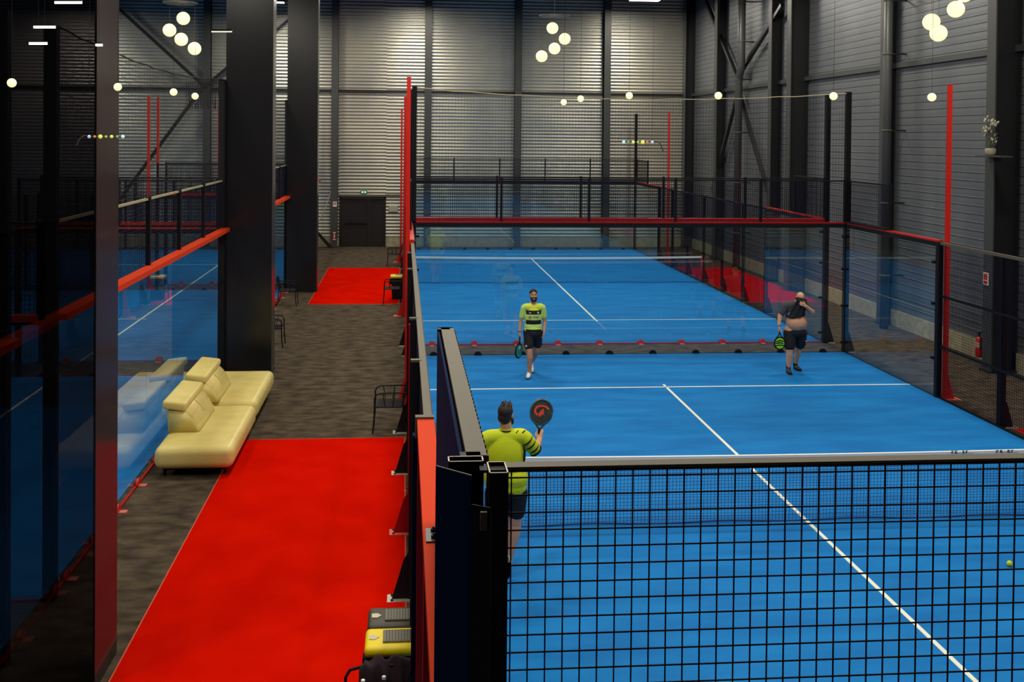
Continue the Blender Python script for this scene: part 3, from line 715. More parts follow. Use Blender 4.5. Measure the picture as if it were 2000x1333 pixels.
MB().span((s0.x-0.004, s0.y-0.07, s0.z-0.02), (s0.x, s0.y-0.01, s0.z+0.11)).span((s0.x-0.004, s0.y+0.01, s0.z-0.02), (s0.x, s0.y+0.07, s0.z+0.11)).span((s0.x-0.004, s0.y-0.07, s0.z-0.11), (s0.x, s0.y+0.07, s0.z-0.04)).build('sign_symbols', M_RED, sg)
for px, py, w_, h_, lab in ((654, 399, 0.17, 0.22, 'upper small red and white sign on the column left of the door'), (653, 461, 0.18, 0.42, 'lower red notice on the column left of the door')):
    p = at(px, py, y=YB-0.37)
    sg = thing('wall_sign', p, lab, 'sign', 'fire signs beside the door')
    MB().span((p.x-w_/2, YB-0.38, p.z-h_/2), (p.x+w_/2, YB-0.361, p.z+h_/2)).build('sign_plate', mat('sign_red', (130, 40, 38), 0.6) if h_ > 0.3 else M_WHITE, sg)
    b = MB(); 
    if h_ > 0.3: b.span((p.x-0.06, YB-0.384, p.z+0.12), (p.x+0.06, YB-0.38, p.z+0.16)).span((p.x-0.02, YB-0.384, p.z-0.1), (p.x+0.02, YB-0.38, p.z+0.08)).span((p.x-0.06, YB-0.384, p.z-0.17), (p.x+0.06, YB-0.38, p.z-0.14))
    else: b.span((p.x-0.06, YB-0.384, p.z-0.04), (p.x-0.015, YB-0.38, p.z+0.09)).span((p.x+0.015, YB-0.384, p.z-0.04), (p.x+0.06, YB-0.38, p.z+0.09))
    b.build('sign_symbols', M_WHITE if h_ > 0.3 else M_RED, sg)

# window reflection of a potted plant, built solid on an added shelf
xs = XR-0.66; q = at(1945, 304, x=xs)
sh = thing('added_shelf', (q.x, q.y, q.z-0.03), 'thin dark shelf added on the right column under the reflected flowers', 'shelf')
MB().span((q.x-0.25, q.y-0.55, q.z-0.03), (q.x+0.03, q.y+0.35, q.z)).build('shelf_board', M_STEELG, sh)
MB().span((q.x-0.1, q.y-0.1, q.z-0.12), (q.x+0.06, q.y-0.07, q.z-0.03)).build('shelf_bracket', M_STEEL, sh)
pp = thing('reflected_flowers', (q.x-0.12, q.y, q.z), 'window reflection of a small pale pot of twiggy blossoms at the upper right edge', 'plant')
c0 = Vector((q.x-0.12, q.y, q.z))
MB().lathe(c0, [(0.08, 0), (0.1, 0.04), (0.11, 0.13), (0.095, 0.15)], 18).build('pot', mat('pale_pot', (150, 142, 122), 0.7), pp, True)
random.seed(5)
bs = MB(); bf = MB(); bl = MB()
for k in range(7):
    a = random.uniform(0, 6.28); tip = c0+Vector((0.05*math.cos(a), 0.28*math.cos(a+0.4)*random.uniform(.5, 1), random.uniform(0.4, 0.8)))
    mid = c0+(tip-c0)*0.5+Vector((0.02, 0.05*math.sin(k), 0.05))
    bs.tube([c0+Vector((0, 0, 0.12)), mid, tip], 0.006, 5)
    for j in range(7):
        v = tip+Vector((random.gauss(0, .03), random.gauss(0, .05), random.gauss(-0.03, .05)))
        for m_ in range(4): bf.ball(v+Vector((0.012*math.cos(m_*1.57), 0.018*math.cos(m_*1.57+.5), 0.018*math.sin(m_*1.57))), 0.015, 6)
    for j in range(4):
        v = mid+Vector((random.gauss(0, .03), random.gauss(0, .05), random.gauss(0, .05))); bl.ball(v, 0.03, 8, (0.3, 1, 0.6))
bs.build('stems', mat('twig', (60, 55, 40), 0.8), pp); bf.build('blossoms', mat('blossom', (190, 185, 165), 0.8), pp); bl.build('leaves', mat('leafg', (60, 70, 45), 0.7), pp)

# ================================================================ LAMPS, AND WINDOW REFLECTIONS BUILT AS LAMPS
for i, (x, y) in enumerate(LAMPS):
    nm = {(9.9, 29.4): 'ceiling floodlight at the top edge before the right part of the back wall', (0.4, 29.4): 'ceiling floodlight just above the frame over the red poles', (-5.72, 29.2): 'bright ceiling strip light at the top, between the dark columns'}.get((x, y), 'white ceiling floodlight hung high over the courts')
    t = thing('ceiling_floodlight', (x, y, LZ(x, y)), nm, 'ceiling light', 'ceiling floodlights')
    MB().rbox((x, y, LZ(x, y)+0.07), (1.34, 0.5, 0.1), 0.02, 2).build('housing', M_STEEL, t)
    MB().span((x-0.62, y-0.2, LZ(x, y)), (x+0.62, y+0.2, LZ(x, y)+0.015)).build('diffuser', M_LED, t)
    for dx in (-0.5, 0.5): MB().tube([(x+dx, y, LZ(x, y)+0.12), (x+dx, y, ZC)], 0.006, 5).build('suspension_wire', M_STEEL, t)
def reflected_cluster(pts, y, dpx, can, lab):  # lounge globes mirrored in the viewing window, built as hung lamps
    c = at(*can, y=y)
    t = thing('reflected_globe_cluster', (c.x, c.y, c.z), lab, 'lamp reflection', 'reflected globe clusters')
    sc = FPX/(y-CAM.y)
    rr = dpx/2/sc
    MB().lathe((c.x, c.y, c.z), [(0.3, 0), (0.33, 0.012), (0.33, 0.03), (0.1, 0.05)], 28).build('canopy', mat('canopy_metal', (110, 104, 96), 0.5), t)
    MB().tube([(c.x, c.y, c.z+0.04), (c.x, c.y, ZC)], 0.008, 6).build('hanging_rod', M_STEEL, t)
    for (px, py) in pts:
        p = at(px, py, y=y)
        MB().ball(p, rr, 24).build('globe', M_GLOBE, t, True)
        if c.z > p.z+rr: MB().tube([(p.x, p.y, p.z+rr*0.9), (p.x, p.y, c.z+0.01)], 0.003, 5).build('cord', M_CAP, t)
reflected_cluster([(1079, 55), (1103, 76), (1083, 95), (1058, 110)], 9.0, 23, (1083, 33), 'window reflection of four lit globes under a round canopy, top centre')
reflected_cluster([(358, 36), (331, 59), (354, 77), (380, 95)], 7.6, 25, (352, 8), 'window reflection of four lit globes at the upper left, over the left court')
reflected_cluster([(1867, 18), (1819, 43), (1833, 65), (1884, -12)], 3.8, 34, (1845, -30), 'window reflection of lit globes at the top right corner')
gl = [(23, 162, 17, 'small reflected globe lamp before the smoked glass column, far left'), (230, 170, 15, 'small reflected globe lamp at the right edge of the smoked glass column'), (339, 180, 14, 'small reflected globe lamp above the twin red poles'), (381, 188, 13, 'small reflected globe lamp left of the gathered netting'),
      (1101, 200, 12, 'smallest reflected globe lamp, left end of the right row'), (1134, 193, 13, 'small reflected globe lamp second from left in the right row'), (1229, 187, 14, 'small reflected globe lamp above the reflected coloured row'),
      (1403, 187, 15, 'small reflected globe lamp in front of the right cross brace'), (1628, 188, 16, 'small reflected globe lamp beside the black corner posts'), (1820, 190, 17, 'small reflected globe lamp just left of the right red pole')]
for px, py, d, lab in gl:  # single globe reflections from the window, added as glowing bulbs on cords
    p = at(px, py, y=-5.0); rr = d/2/(FPX/7.53)
    t = thing('reflected_globe', (p.x, p.y, p.z+rr), lab, 'lamp reflection', 'small reflected globe lamps')
    MB().ball(p, rr, 18).build('globe', M_GLOBE, t, True)
    MB().tube([(p.x, p.y, p.z+rr*0.9), (p.x, p.y, ZC)], 0.0012, 4).build('cord', M_BLACK, t)
for x0_, x1_, py, lab in ((107, 160, 5, 'topmost short reflected LED bar before the smoked column'), (66, 108, 53, 'middle short reflected LED bar before the smoked column'), (57, 92, 85, 'lowest left short reflected LED bar before the smoked column'), (187, 200, 88, 'tiny reflected LED bar near the right edge of the smoked column'), (413, 453, 62, 'dim reflected LED bar left of the broad black column')):  # light bars reflected in glass, added here as hanging tubes
    a = at(x0_, py, y=-5.0); b_ = at(x1_, py, y=-5.0)
    t = thing('reflected_led_bar', (a+b_)/2, lab, 'strip light', 'short reflected LED bars')
    MB().tube([a, b_], 0.0085 if x0_ < 400 else 0.005, 8).build('light_tube', M_LED if x0_ < 400 else mat('dim_led_reflection', (230, 225, 200), 0.5, emit=0.8), t)
    MB().bar(a+Vector((0, 0.004, 0.012)), b_+Vector((0, 0.004, 0.012)), 0.012).build('housing', M_STEEL, t)
    MB().tube([(a+b_)/2+Vector((0, 0, 0.015)), Vector(((a.x+b_.x)/2, -5.0, ZC))], 0.0012, 4).build('cord', M_BLACK, t)
cols = [(175, 190, 215), (205, 120, 60), (235, 230, 90), (150, 190, 70), (225, 220, 110), (120, 150, 100), (190, 225, 235)]
for x0_, dx, py, arc, lab in ((174, 11, 267, [(168, 265), (160, 267), (154, 274), (150, 284)], 'reflected bar row built as tiny coloured bulbs on a curved pipe before the smoked column'),
                   (1274, -9.3, 278, [(1281, 276), (1288, 279), (1292, 286), (1295, 296)], 'reflected bar row built as tiny coloured bulbs on a curved pipe left of the far red pole')):
    pa = at(x0_, py, y=-5.0); t = thing('reflected_bulb_row', pa, lab, 'window reflection', 'reflected rows of coloured dots')  # coloured dots of the mirrored bar, added as small glowing bulbs
    last = at(x0_+dx*6, py, y=-5.0)
    MB().tube([last+Vector((0, 0.012, 0)), pa+Vector((0, 0.012, 0))], 0.002, 5).tube([at(*a, y=-4.99) for a in arc], 0.004, 8).build('curved_pipe', M_CAP, t)
    for k in range(7):
        MB().ball(at(x0_+dx*k, py, y=-5.0), (0.012, 0.009, 0.015, 0.009, 0.012, 0.010, 0.013)[k], 12).build('bulb', mat('bulb%d' % k, cols[k], 0.4, emit=0.7), t, True)
    MB().tube([pa, Vector((pa.x, -5.0, ZC))], 0.001, 4).build('cord', M_BLACK, t)

# tennis ball
p = at(1972, 1102, z=0.05)
tb = thing('padel_ball', (p.x, p.y, 0.02), 'yellow-green ball lying on the near blue court, right edge', 'ball')
MB().ball((p.x, p.y, 0.053), 0.033, 20).build('felt', mat('ball_felt', (205, 225, 30), 0.9), tb, True)
MB().tube([(p.x+0.034*math.cos(a/12*math.pi-1.57)*0.9, p.y-0.0345*math.sin(0.5+a/24), 0.053+0.033*math.sin(a/12*math.pi-1.57)*0.9) for a in range(13)], 0.0015, 5).build('seam', M_WHITE, tb)

# ================================================================ PEOPLE
M_SKIN = mat('skin', (196, 140, 108), 0.55)
M_SKIN2 = mat('skin_pale', (214, 160, 126), 0.55)
M_HAIR = mat('dark_hair', (22, 16, 14), 0.7)
def cap(b, p0, p1, r0, r1, n=16):
    """tapered capsule"""
    p0 = Vector(p0); p1 = Vector(p1); d = (p1-p0); L = max(d.length, 1e-5); t = d/L
    pts = []; rs = []
    for a in (-85, -60, -30): pts.append(p0+t*r0*math.sin(math.radians(a))); rs.append(r0*math.cos(math.radians(a)))
    pts.append(p0); rs.append(r0); pts.append(p1); rs.append(r1)
    for a in (30, 60, 85): pts.append(p1+t*r1*math.sin(math.radians(a))); rs.append(r1*math.cos(math.radians(a)))
    b.tube(pts, rs, n)
def chain(b, pts):
    for (a, ra), (c, rc) in zip(pts, pts[1:]): cap(b, a, c, ra, rc)
def ell(b, c, sc, rx=0, ry=0, rz=0):
    b_n = 36
    M = Matrix.Translation(Vector(c)) @ Matrix.Rotation(rz, 4, 'Z') @ Matrix.Rotation(ry, 4, 'Y') @ Matrix.Rotation(rx, 4, 'X')
    b.ball(0, 1.0, b_n, sc, M=M)
def blob(b, name, m, parent, vox=0.008, sm=3):
    o = b.build(name, m, parent, True)
    md = o.modifiers.new('r', 'REMESH'); md.mode = 'VOXEL'; md.voxel_size = vox; md.use_smooth_shade = True
    if sm:
        s_ = o.modifiers.new('s', 'SMOOTH'); s_.iterations = sm; s_.factor = 0.5
    bpy.context.view_layer.update()
    dg = bpy.context.evaluated_depsgraph_get()
    me = bpy.data.meshes.new_from_object(o.evaluated_get(dg)); old = o.data
    o.modifiers.clear(); o.data = me; bpy.data.meshes.remove(old)
    if not me.materials: me.materials.append(m)
    return o
def hand(b, wr, d, side, palm_n, curl=0.9, grip=None):
    """wr wrist, d direction of the hand, side = direction from little finger to thumb, palm_n = way the palm faces"""
    wr = Vector(wr); d = Vector(d).normalized(); pn = Vector(palm_n); pn = (pn-d*pn.dot(d)).normalized(); sd = Vector(side); sd = (sd-d*sd.dot(d)-pn*sd.dot(pn)).normalized()
    for k in range(4):
        o_ = sd*(-0.028+0.019*k); cap(b, wr+d*0.01+o_*0.6, wr+d*0.085+o_, 0.016, 0.0125, 10)
    for k, L in enumerate((0.060, 0.076, 0.082, 0.074)):
        base = wr+d*0.088+sd*(-0.030+0.020*k); p = base; ang = 0
        for j, f_ in enumerate((0.45, 0.32, 0.23)):
            ang += curl*(0.55, 0.8, 0.6)[j]; q_ = p+(d*math.cos(ang)+pn*math.sin(ang))*L*f_
            cap(b, p, q_, 0.0098-0.0008*j, 0.0092-0.0009*j, 8); p = q_
    tb_ = wr+d*0.03+sd*0.03; t1 = tb_+(d*0.7+sd*0.6+pn*0.4).normalized()*0.042; t2 = t1+(d*0.75+pn*0.75*curl-sd*0.1).normalized()*0.033
    cap(b, wr+d*0.015+sd*0.012, tb_, 0.018, 0.015, 10); cap(b, tb_, t1, 0.014, 0.011, 10); cap(b, t1, t2, 0.011, 0.0088, 10)
def head_shape(b, c, fy=-1, w_=1.0, tilt=0.0, yaw=0.0):
    """c centre of head, fy = -1 faces the camera, +1 faces away; tilt bends the face down"""
    T = Matrix.Translation(Vector(c)) @ Matrix.Rotation(yaw, 4, 'Z') @ Matrix.Rotation(tilt*(-fy), 4, 'X')
    def E(p, s_): b.ball(0, 1, 20, s_, M=T @ Matrix.Translation(Vector((p[0], p[1]*-fy*-1, p[2]))))
    def P(p): return T @ Vector((p[0], p[1]*fy, p[2]))
    E((0, -0.01, 0.03), (0.074*w_, 0.094, 0.088)); E((0, 0.02, -0.035), (0.060*w_, 0.068, 0.078)); E((0, 0.05, -0.088), (0.032*w_, 0.032, 0.026))
    cap(b, P((0, 0.082, 0.022)), P((0, 0.108, -0.018)), 0.0085, 0.0155, 10)
    for s_ in (-1, 1):
        cap(b, P((0.012*s_, 0.095, -0.024)), P((0.006*s_, 0.09, -0.022)), 0.009, 0.009, 8)
        cap(b, P((0.012*s_, 0.083, 0.033)), P((0.048*s_, 0.068, 0.032)), 0.009, 0.008, 8)
        cap(b, P((0.028*s_, 0.072, -0.02)), P((0.05*s_, 0.05, -0.02)), 0.02, 0.02, 10)
        E((0.076*s_*w_, -0.008, -0.002), (0.010, 0.020, 0.032))
    cap(b, P((-0.022, 0.082, -0.056)), P((0.022, 0.082, -0.056)), 0.0075, 0.0075, 8)
    cap(b, P((-0.018, 0.080, -0.068)), P((0.018, 0.080, -0.068)), 0.0075, 0.0075, 8)
    return P, T
def face_bits(P, par, brow=True, smile=False):
    for s_ in (-1, 1):
        e = MB().ball(P((0.031*s_, 0.073, 0.012)), 0.0125, 12, (1.15, 0.9, 0.55)).build('eye', mat('eye_white', (235, 230, 225), 0.3), par, True)
        MB().ball(P((0.031*s_, 0.0835, 0.012)), 0.0062, 10).build('iris', mat('iris', (28, 18, 12), 0.3), e, True)
        if brow: MB().tube([P((0.014*s_, 0.090, 0.034)), P((0.032*s_, 0.086, 0.040)), P((0.052*s_, 0.070, 0.034))], [0.005, 0.006, 0.003], 8).build('eyebrow', M_HAIR, par, True)
    MB().tube([P((-0.022, 0.084, -0.058)), P((0, 0.0915, -0.063)), P((0.022, 0.084, -0.058))], [0.003, 0.0055, 0.003], 8).build('mouth', mat('teeth' if smile else 'lips', (235, 225, 215) if smile else (150, 80, 70), 0.5), par, True)
def shoe(par, p, toe, upper, sole, L=0.29, lift=0.0, H=0.10):
    """p: heel point on the ground, toe: horizontal direction"""
    p = Vector(p); t = Vector((toe[0], toe[1], 0)).normalized(); up = (Vector((0, 0, 1)) + t*-0.0).normalized()
    tt = (t*math.cos(lift)-Vector((0, 0, 1))*math.sin(lift)); uu = (Vector((0, 0, 1))*math.cos(lift)+t*math.sin(lift))
    tip = p if not lift else p
    G = lambda a, h, s_=0: p+tt*a+uu*h+t.cross(Vector((0, 0, 1)))*s_
    sh_ = thing_part(par, 'shoe')
    b = MB(); cap(b, G(0.045, 0.055), G(0.12, 0.055), 0.042, 0.044); cap(b, G(0.12, 0.052), G(0.235, 0.040), 0.046, 0.034); cap(b, G(0.05, 0.06), G(0.055, H), 0.038, 0.036)
    cap(b, G(0.075, 0.085), G(0.15, 0.06), 0.034, 0.036)
    o = blob(b, 'shoe', upper, par, 0.006, 2)
    b = MB(); ring = []
    pr_ = [(0.0, 0.0), (0.02, 0.03), (0.1, 0.036), (0.2, 0.046), (0.26, 0.036), (0.285, 0.0), (0.26, -0.036), (0.2, -0.042), (0.1, -0.034), (0.02, -0.03)]
    sdv = t.cross(Vector((0, 0, 1)))
    b.prism(pr_, G(0, 0), tt, sdv, uu*0.028); b.build('sole', sole, o)
    return o
def thing_part(par, n): return None
def racket(c, ax, nrm, lab, face1, face2, rim, grp='padel rackets', hr=0.125, logo=None):
    """c grip end centre, ax from grip to head, nrm normal of the face"""
    c = Vector(c); ax = Vector(ax).normalized(); nrm = Vector(nrm); nrm = (nrm-ax*nrm.dot(ax)).normalized(); s_ = ax.cross(nrm)
    t = thing('padel_racket', c, lab, 'racket', grp)
    hc = c+ax*0.325
    out = [(hr*math.cos(a), hr*1.06*math.sin(a)+ (0 if math.sin(a) > -0.2 else -0.012)) for a in [2*math.pi*k/36 for k in range(36)]]
    inn = [(x*0.9, y*0.9) for x, y in out]
    b = MB(); b.prism(inn, hc-nrm*0.017, s_, ax, nrm*0.034); h = b.build('racket_face', face1, t)
    b = MB(); b.tube([hc+s_*x+ax*y for x, y in out+[out[0]]], 0.016, 8); b.build('rim', rim, t, True)
    b = MB()
    for q in (-1, 1): b.tube([hc+s_*(0.085*q)-ax*0.095, hc+s_*(0.03*q)-ax*0.17, hc-ax*0.2], 0.012, 8)
    b.build('throat', rim, t, True)
    MB().tube([c, c+ax*0.12, c+ax*0.14], [0.017, 0.016, 0.013], 12).build('grip', M_BLACK, t, True)
    b = MB()
    for i in range(-3, 4):
        for j in range(-3, 4):
            if i*i+j*j < 12: b.lathe(hc+s_*(i*0.024)+ax*(j*0.024), [(0.0055, -0.0181), (0.0055, 0.0181)], 8) if False else b.ball(hc+s_*(i*0.024)+ax*(j*0.024)+nrm*0.0165, 0.005, 6, (1, 1, 1))
    b.build('hole_pattern', M_BLACK, t)
    for kk, poly in enumerate(face2[1] if face2 else []):
        for side in (1, -1):
            MB().prism([(q[0]*side, q[1]) for q in poly], hc+nrm*(0.0172*side), s_*1.0, ax, nrm*0.0015*side).build('decal', face2[0], h)
    return t
def stripes_mat(name, base, stripe, bands, top=None):
    """cloth whose horizontal bands are dyed in, by object height"""
    m = bpy.data.materials.new(name); m.use_nodes = True; nt = m.node_tree; b = nt.nodes['Principled BSDF']; b.inputs['Roughness'].default_value = 0.8
    tc = nt.nodes.new('ShaderNodeTexCoord'); sp = nt.nodes.new('ShaderNodeSeparateXYZ'); nt.links.new(tc.outputs['Object'], sp.inputs[0])
    mr = nt.nodes.new('ShaderNodeMapRange'); mr.inputs[1].default_value = 0.7; mr.inputs[2].default_value = 1.7; nt.links.new(sp.outputs['Z'], mr.inputs[0])
    cr = nt.nodes.new('ShaderNodeValToRGB'); cr.color_ramp.interpolation = 'CONSTANT'; nt.links.new(mr.outputs[0], cr.inputs[0])
    els = cr.color_ramp.elements
    els[0].position = 0; els[0].color = lin(base); els.remove(els[1])
    for z, c in bands:
        e = els.new(z-0.7); e.color = lin(c)
    ab = nt.nodes.new('ShaderNodeMath'); ab.operation = 'ABSOLUTE'; nt.links.new(sp.outputs['X'], ab.inputs[0])
    gt = nt.nodes.new('ShaderNodeMath'); gt.operation = 'GREATER_THAN'; gt.inputs[1].default_value = 0.155; nt.links.new(ab.outputs[0], gt.inputs[0])
    mx = nt.nodes.new('ShaderNodeMix'); mx.data_type = 'RGBA'; nt.links.new(gt.outputs[0], mx.inputs[0]); nt.links.new(cr.outputs[0], mx.inputs[6]); mx.inputs[7].default_value = lin(base)
    nt.links.new(mx.outputs[2], b.inputs['Base Color']); return m

# ---- person 1: facing us, striped shirt
X, Y = 2.47, 7.93
t = thing('person', (X, Y, 0.02), 'smiling bearded person in yellow and black striped shirt and black shorts, walking forward', 'person')
V = lambda x, y, z: Vector((X+x, Y+y, 0.02+z))
b = MB()
ell(b, V(0, 0, 1.22), (0.155, 0.10, 0.27)); ell(b, V(0, 0, 0.98), (0.15, 0.105, 0.13)); cap(b, V(-0.14, 0, 1.43), V(0.14, 0, 1.43), 0.065, 0.065); cap(b, V(0, 0.01, 1.42), V(0, -0.005, 1.56), 0.062, 0.056)
P, T = head_shape(b, V(0, -0.01, 1.675), -1)
chain(b, [(V(-0.19, 0, 1.42), 0.054), (V(-0.255, 0.02, 1.14), 0.040), (V(-0.285, -0.05, 0.91), 0.027)])
chain(b, [(V(0.19, 0, 1.42), 0.054), (V(0.245, 0.03, 1.13), 0.040), (V(0.215, -0.08, 0.95), 0.027)])
hand(b, V(-0.285, -0.05, 0.905), (0.02, -0.05, -1), (0.2, -1, 0), (1, 0, 0), 1.25)
hand(b, V(0.215, -0.08, 0.945), (-0.05, -0.3, -1), (-0.4, -1, 0), (-1, 0.1, 0), 0.9)
chain(b, [(V(-0.09, 0, 0.93), 0.098), (V(-0.085, -0.13, 0.52), 0.06), (V(-0.08, -0.13, 0.42), 0.062), (V(-0.075, -0.07, 0.10), 0.038), (V(-0.078, -0.06, 0.06), 0.036)])
chain(b, [(V(0.09, 0.02, 0.93), 0.098), (V(0.085, 0.10, 0.52), 0.06), (V(0.075, 0.2, 0.42), 0.058), (V(0.03, 0.47, 0.17), 0.038), (V(0.03, 0.46, 0.12), 0.036)])
body = blob(b, 'body', M_SKIN, t, 0.0068, 2)
face_bits(P, t, smile=True)
b = MB(); Q = lambda *a: P(a)
ell(b, Q(0, -0.02, 0.055), (0.079, 0.092, 0.074)); cap(b, Q(-0.066, -0.045, -0.03), Q(-0.064, -0.03, 0.05), 0.012, 0.022); cap(b, Q(0.066, -0.045, -0.03), Q(0.064, -0.03, 0.05), 0.012, 0.022)
blob(b, 'hair', M_HAIR, t, 0.007, 3)
b = MB()
cap(b, Q(-0.058, 0.03, -0.03), Q(-0.04, 0.06, -0.088), 0.018, 0.026); cap(b, Q(0.058, 0.03, -0.03), Q(0.04, 0.06, -0.088), 0.018, 0.026)
cap(b, Q(-0.03, 0.066, -0.098), Q(0.03, 0.066, -0.098), 0.028, 0.028); cap(b, Q(-0.026, 0.086, -0.042), Q(0.026, 0.086, -0.042), 0.0085, 0.0085, 8)
for s_ in (-1, 1): cap(b, Q(0.03*s_, 0.084, -0.045), Q(0.034*s_, 0.072, -0.085), 0.009, 0.014, 8)
blob(b, 'beard', M_HAIR, t, 0.006, 2)
SY = (222, 232, 70); SG = (190, 225, 110); SK = (18, 20, 16)
sm1 = stripes_mat('banded_shirt', SG, SK, [(0.705, SG), (0.935, SK), (0.99, SG), (1.09, SK), (1.18, (196, 222, 120)), (1.29, SK), (1.375, SY), (1.6, SY)])
b = MB()
ell(b, V(0, 0, 1.22), (0.178, 0.126, 0.27)); ell(b, V(0, 0, 0.975), (0.19, 0.148, 0.105)); cap(b, V(-0.06, 0, 1.04), V(0.06, 0, 1.04), 0.122, 0.122); cap(b, V(-0.15, 0, 1.43), V(0.15, 0, 1.43), 0.078, 0.078); cap(b, V(-0.03, 0.012, 1.44), V(0.03, 0.012, 1.44), 0.075, 0.075)
cap(b, V(-0.19, 0, 1.42), V(-0.232, 0.012, 1.235), 0.068, 0.058); cap(b, V(0.19, 0, 1.42), V(0.228, 0.018, 1.235), 0.068, 0.057)
so = blob(b, 'shirt', sm1, t, 0.008, 9)
MB().tube([V(0.066*math.cos(a/14*6.283), 0.004+0.066*math.sin(a/14*6.283), 1.498+0.022*math.sin(a/14*6.283)) for a in range(15)], 0.010, 8).build('collar', mat('collar_pale', (225, 230, 130), 0.8), so, True)
MB().prism([(-.025, 0.01), (0.0, -0.012), (0.022, -0.004), (0.03, -0.02), (0.01, -0.014), (-0.006, -0.028), (-0.014, -0.006)], V(-0.085, -0.128, 1.345), (1, 0, 0), (0, 0, 1), (0, 0.01, 0)).build('chest_emblem', M_WHITE, so)
MB().lathe(V(0.085, -0.122, 1.335), [(0.02, -0.006), (0.02, 0.006)], 16, 'Y').build('chest_crest', mat('crest', (190, 215, 150), 0.7), so)
b = MB()
for k, x in enumerate((-0.115, -0.09, -0.065, -0.02, 0.005, 0.03, 0.055, 0.08)):
    b.span(V(x, -0.131, 1.225), V(x+0.006, -0.118, 1.262)); b.span(V(x, -0.131, 1.255 if k % 2 else 1.24), V(x+0.016, -0.118, 1.262 if k % 2 else 1.246))
b.build('chest_lettering', mat('dull_ink', (70, 85, 50), 0.8), so)
b = MB(); ell(b, V(0, 0.005, 0.91), (0.207, 0.145, 0.13))
cap(b, V(-0.095, -0.0, 0.88), V(-0.095, -0.09, 0.66), 0.108, 0.098); cap(b, V(0.095, 0.01, 0.88), V(0.1, 0.07, 0.66), 0.108, 0.098)
sh1 = blob(b, 'shorts', mat('black_cloth', (17, 18, 24), 0.85), t, 0.008, 2)
MB().lathe(V(-0.16, -0.165, 0.665), [(0.022, -0.01), (0.022, 0.01)], 14, 'Y').build('shorts_crest', mat('grey_crest', (170, 170, 170), 0.7), sh1)
for s_, c_ in ((-0.075, [(V(-0.075, -0.075, 0.22), 0.047), (V(-0.076, -0.06, 0.07), 0.043)]), (0.03, [(V(0.037, 0.44, 0.2), 0.047), (V(0.03, 0.46, 0.13), 0.043)])):
    b = MB(); chain(b, c_); blob(b, 'sock', M_WHITE, t, 0.007, 1)
shoe(t, V(-0.072, 0.0, 0), (-0.25, -1), M_WHITE, mat('shoe_sole', (60, 60, 60), 0.6))
shoe(t, V(0.035, 0.52, 0.06), (-0.05, -1), M_WHITE, mat('shoe_sole', (60, 60, 60), 0.6), lift=0.22)
MB().tube([V(-0.282+0.03*math.cos(a), -0.045+0.03*math.sin(a), 0.945) for a in [k*6.283/14 for k in range(15)]], 0.006, 6).build('wristband', M_BLACK, t, True)
TEAL = mat('teal_face', (30, 150, 135), 0.4)
racket(V(-0.278, -0.075, 0.87), (-0.10, -0.15, -1), (0.75, -0.55, 0), 'teal padel racket hanging from the hand of the bearded person in stripes', TEAL, (mat('pale_teal', (150, 215, 180), 0.5), [[(-0.05, -0.1), (0.05, -0.1), (0.02, -0.02), (-0.02, -0.05)]]), M_BLACK)

# ---- person 2: wiping the face with the shirt
X, Y = 8.06, 8.05
t = thing('person', (X, Y, 0.02), 'bald person in a grey shirt wiping their face with its hem, belly bare', 'person')
V = lambda x, y, z: Vector((X+x, Y+y, 0.02+z))
b = MB()
ell(b, V(0.0, -0.04, 1.07), (0.215, 0.20, 0.19)); ell(b, V(0, 0, 1.3), (0.19, 0.13, 0.2)); ell(b, V(0, 0, 0.92), (0.19, 0.15, 0.13)); cap(b, V(-0.19, 0, 1.42), V(0.19, 0, 1.44), 0.075, 0.075); cap(b, V(0.01, 0, 1.43), V(0.035, -0.07, 1.54), 0.07, 0.066)
P, T = head_shape(b, V(0.045, -0.11, 1.60), -1, 1.08, 0.75)
chain(b, [(V(-0.25, 0, 1.41), 0.066), (V(-0.345, 0.0, 1.2), 0.048), (V(-0.385, -0.06, 0.99), 0.03)])
chain(b, [(V(0.235, -0.02, 1.42), 0.068), (V(0.285, -0.17, 1.31), 0.052), (V(0.09, -0.29, 1.455), 0.034)])
hand(b, V(-0.385, -0.06, 0.985), (0.03, -0.04, -1), (0.2, -1, 0), (1, 0, 0), 1.2)
hand(b, V(0.09, -0.29, 1.455), (-0.9, -0.05, 0.45), (0, -0.5, 1), (0.1, 1, 0.2), 0.9)
chain(b, [(V(-0.12, 0, 0.9), 0.12), (V(-0.14, -0.05, 0.5), 0.074), (V(-0.14, -0.04, 0.4), 0.07), (V(-0.145, 0.0, 0.1), 0.044), (V(-0.145, 0.0, 0.06), 0.042)])
chain(b, [(V(0.12, 0.04, 0.9), 0.12), (V(0.13, 0.14, 0.5), 0.074), (V(0.135, 0.18, 0.4), 0.068), (V(0.125, 0.3, 0.12), 0.044), (V(0.125, 0.3, 0.08), 0.042)])
body = blob(b, 'body', M_SKIN2, t, 0.0068, 3)
face_bits(P, t, brow=False)
MB().ball(V(0.015, -0.236, 1.0), 0.011, 10, (1, .5, 1)).build('navel', mat('navel_skin', (150, 100, 80), 0.7), t, True)
GR = mat('grey_cloth', (66, 68, 74), 0.85); BK2 = mat('black_lining', (17, 17, 22), 0.85)
b = MB(); ell(b, V(0, 0.02, 1.34), (0.215, 0.15, 0.18)); cap(b, V(-0.2, 0, 1.42), V(0.2, -0.0, 1.44), 0.092, 0.092)
cap(b, V(-0.24, 0, 1.41), V(-0.305, 0, 1.27), 0.084, 0.074); cap(b, V(0.235, -0.02, 1.43), V(0.27, -0.12, 1.35), 0.083, 0.074); ell(b, V(0, 0.06, 1.2), (0.2, 0.12, 0.14))
so = blob(b, 'shirt', GR, t, 0.008, 9)
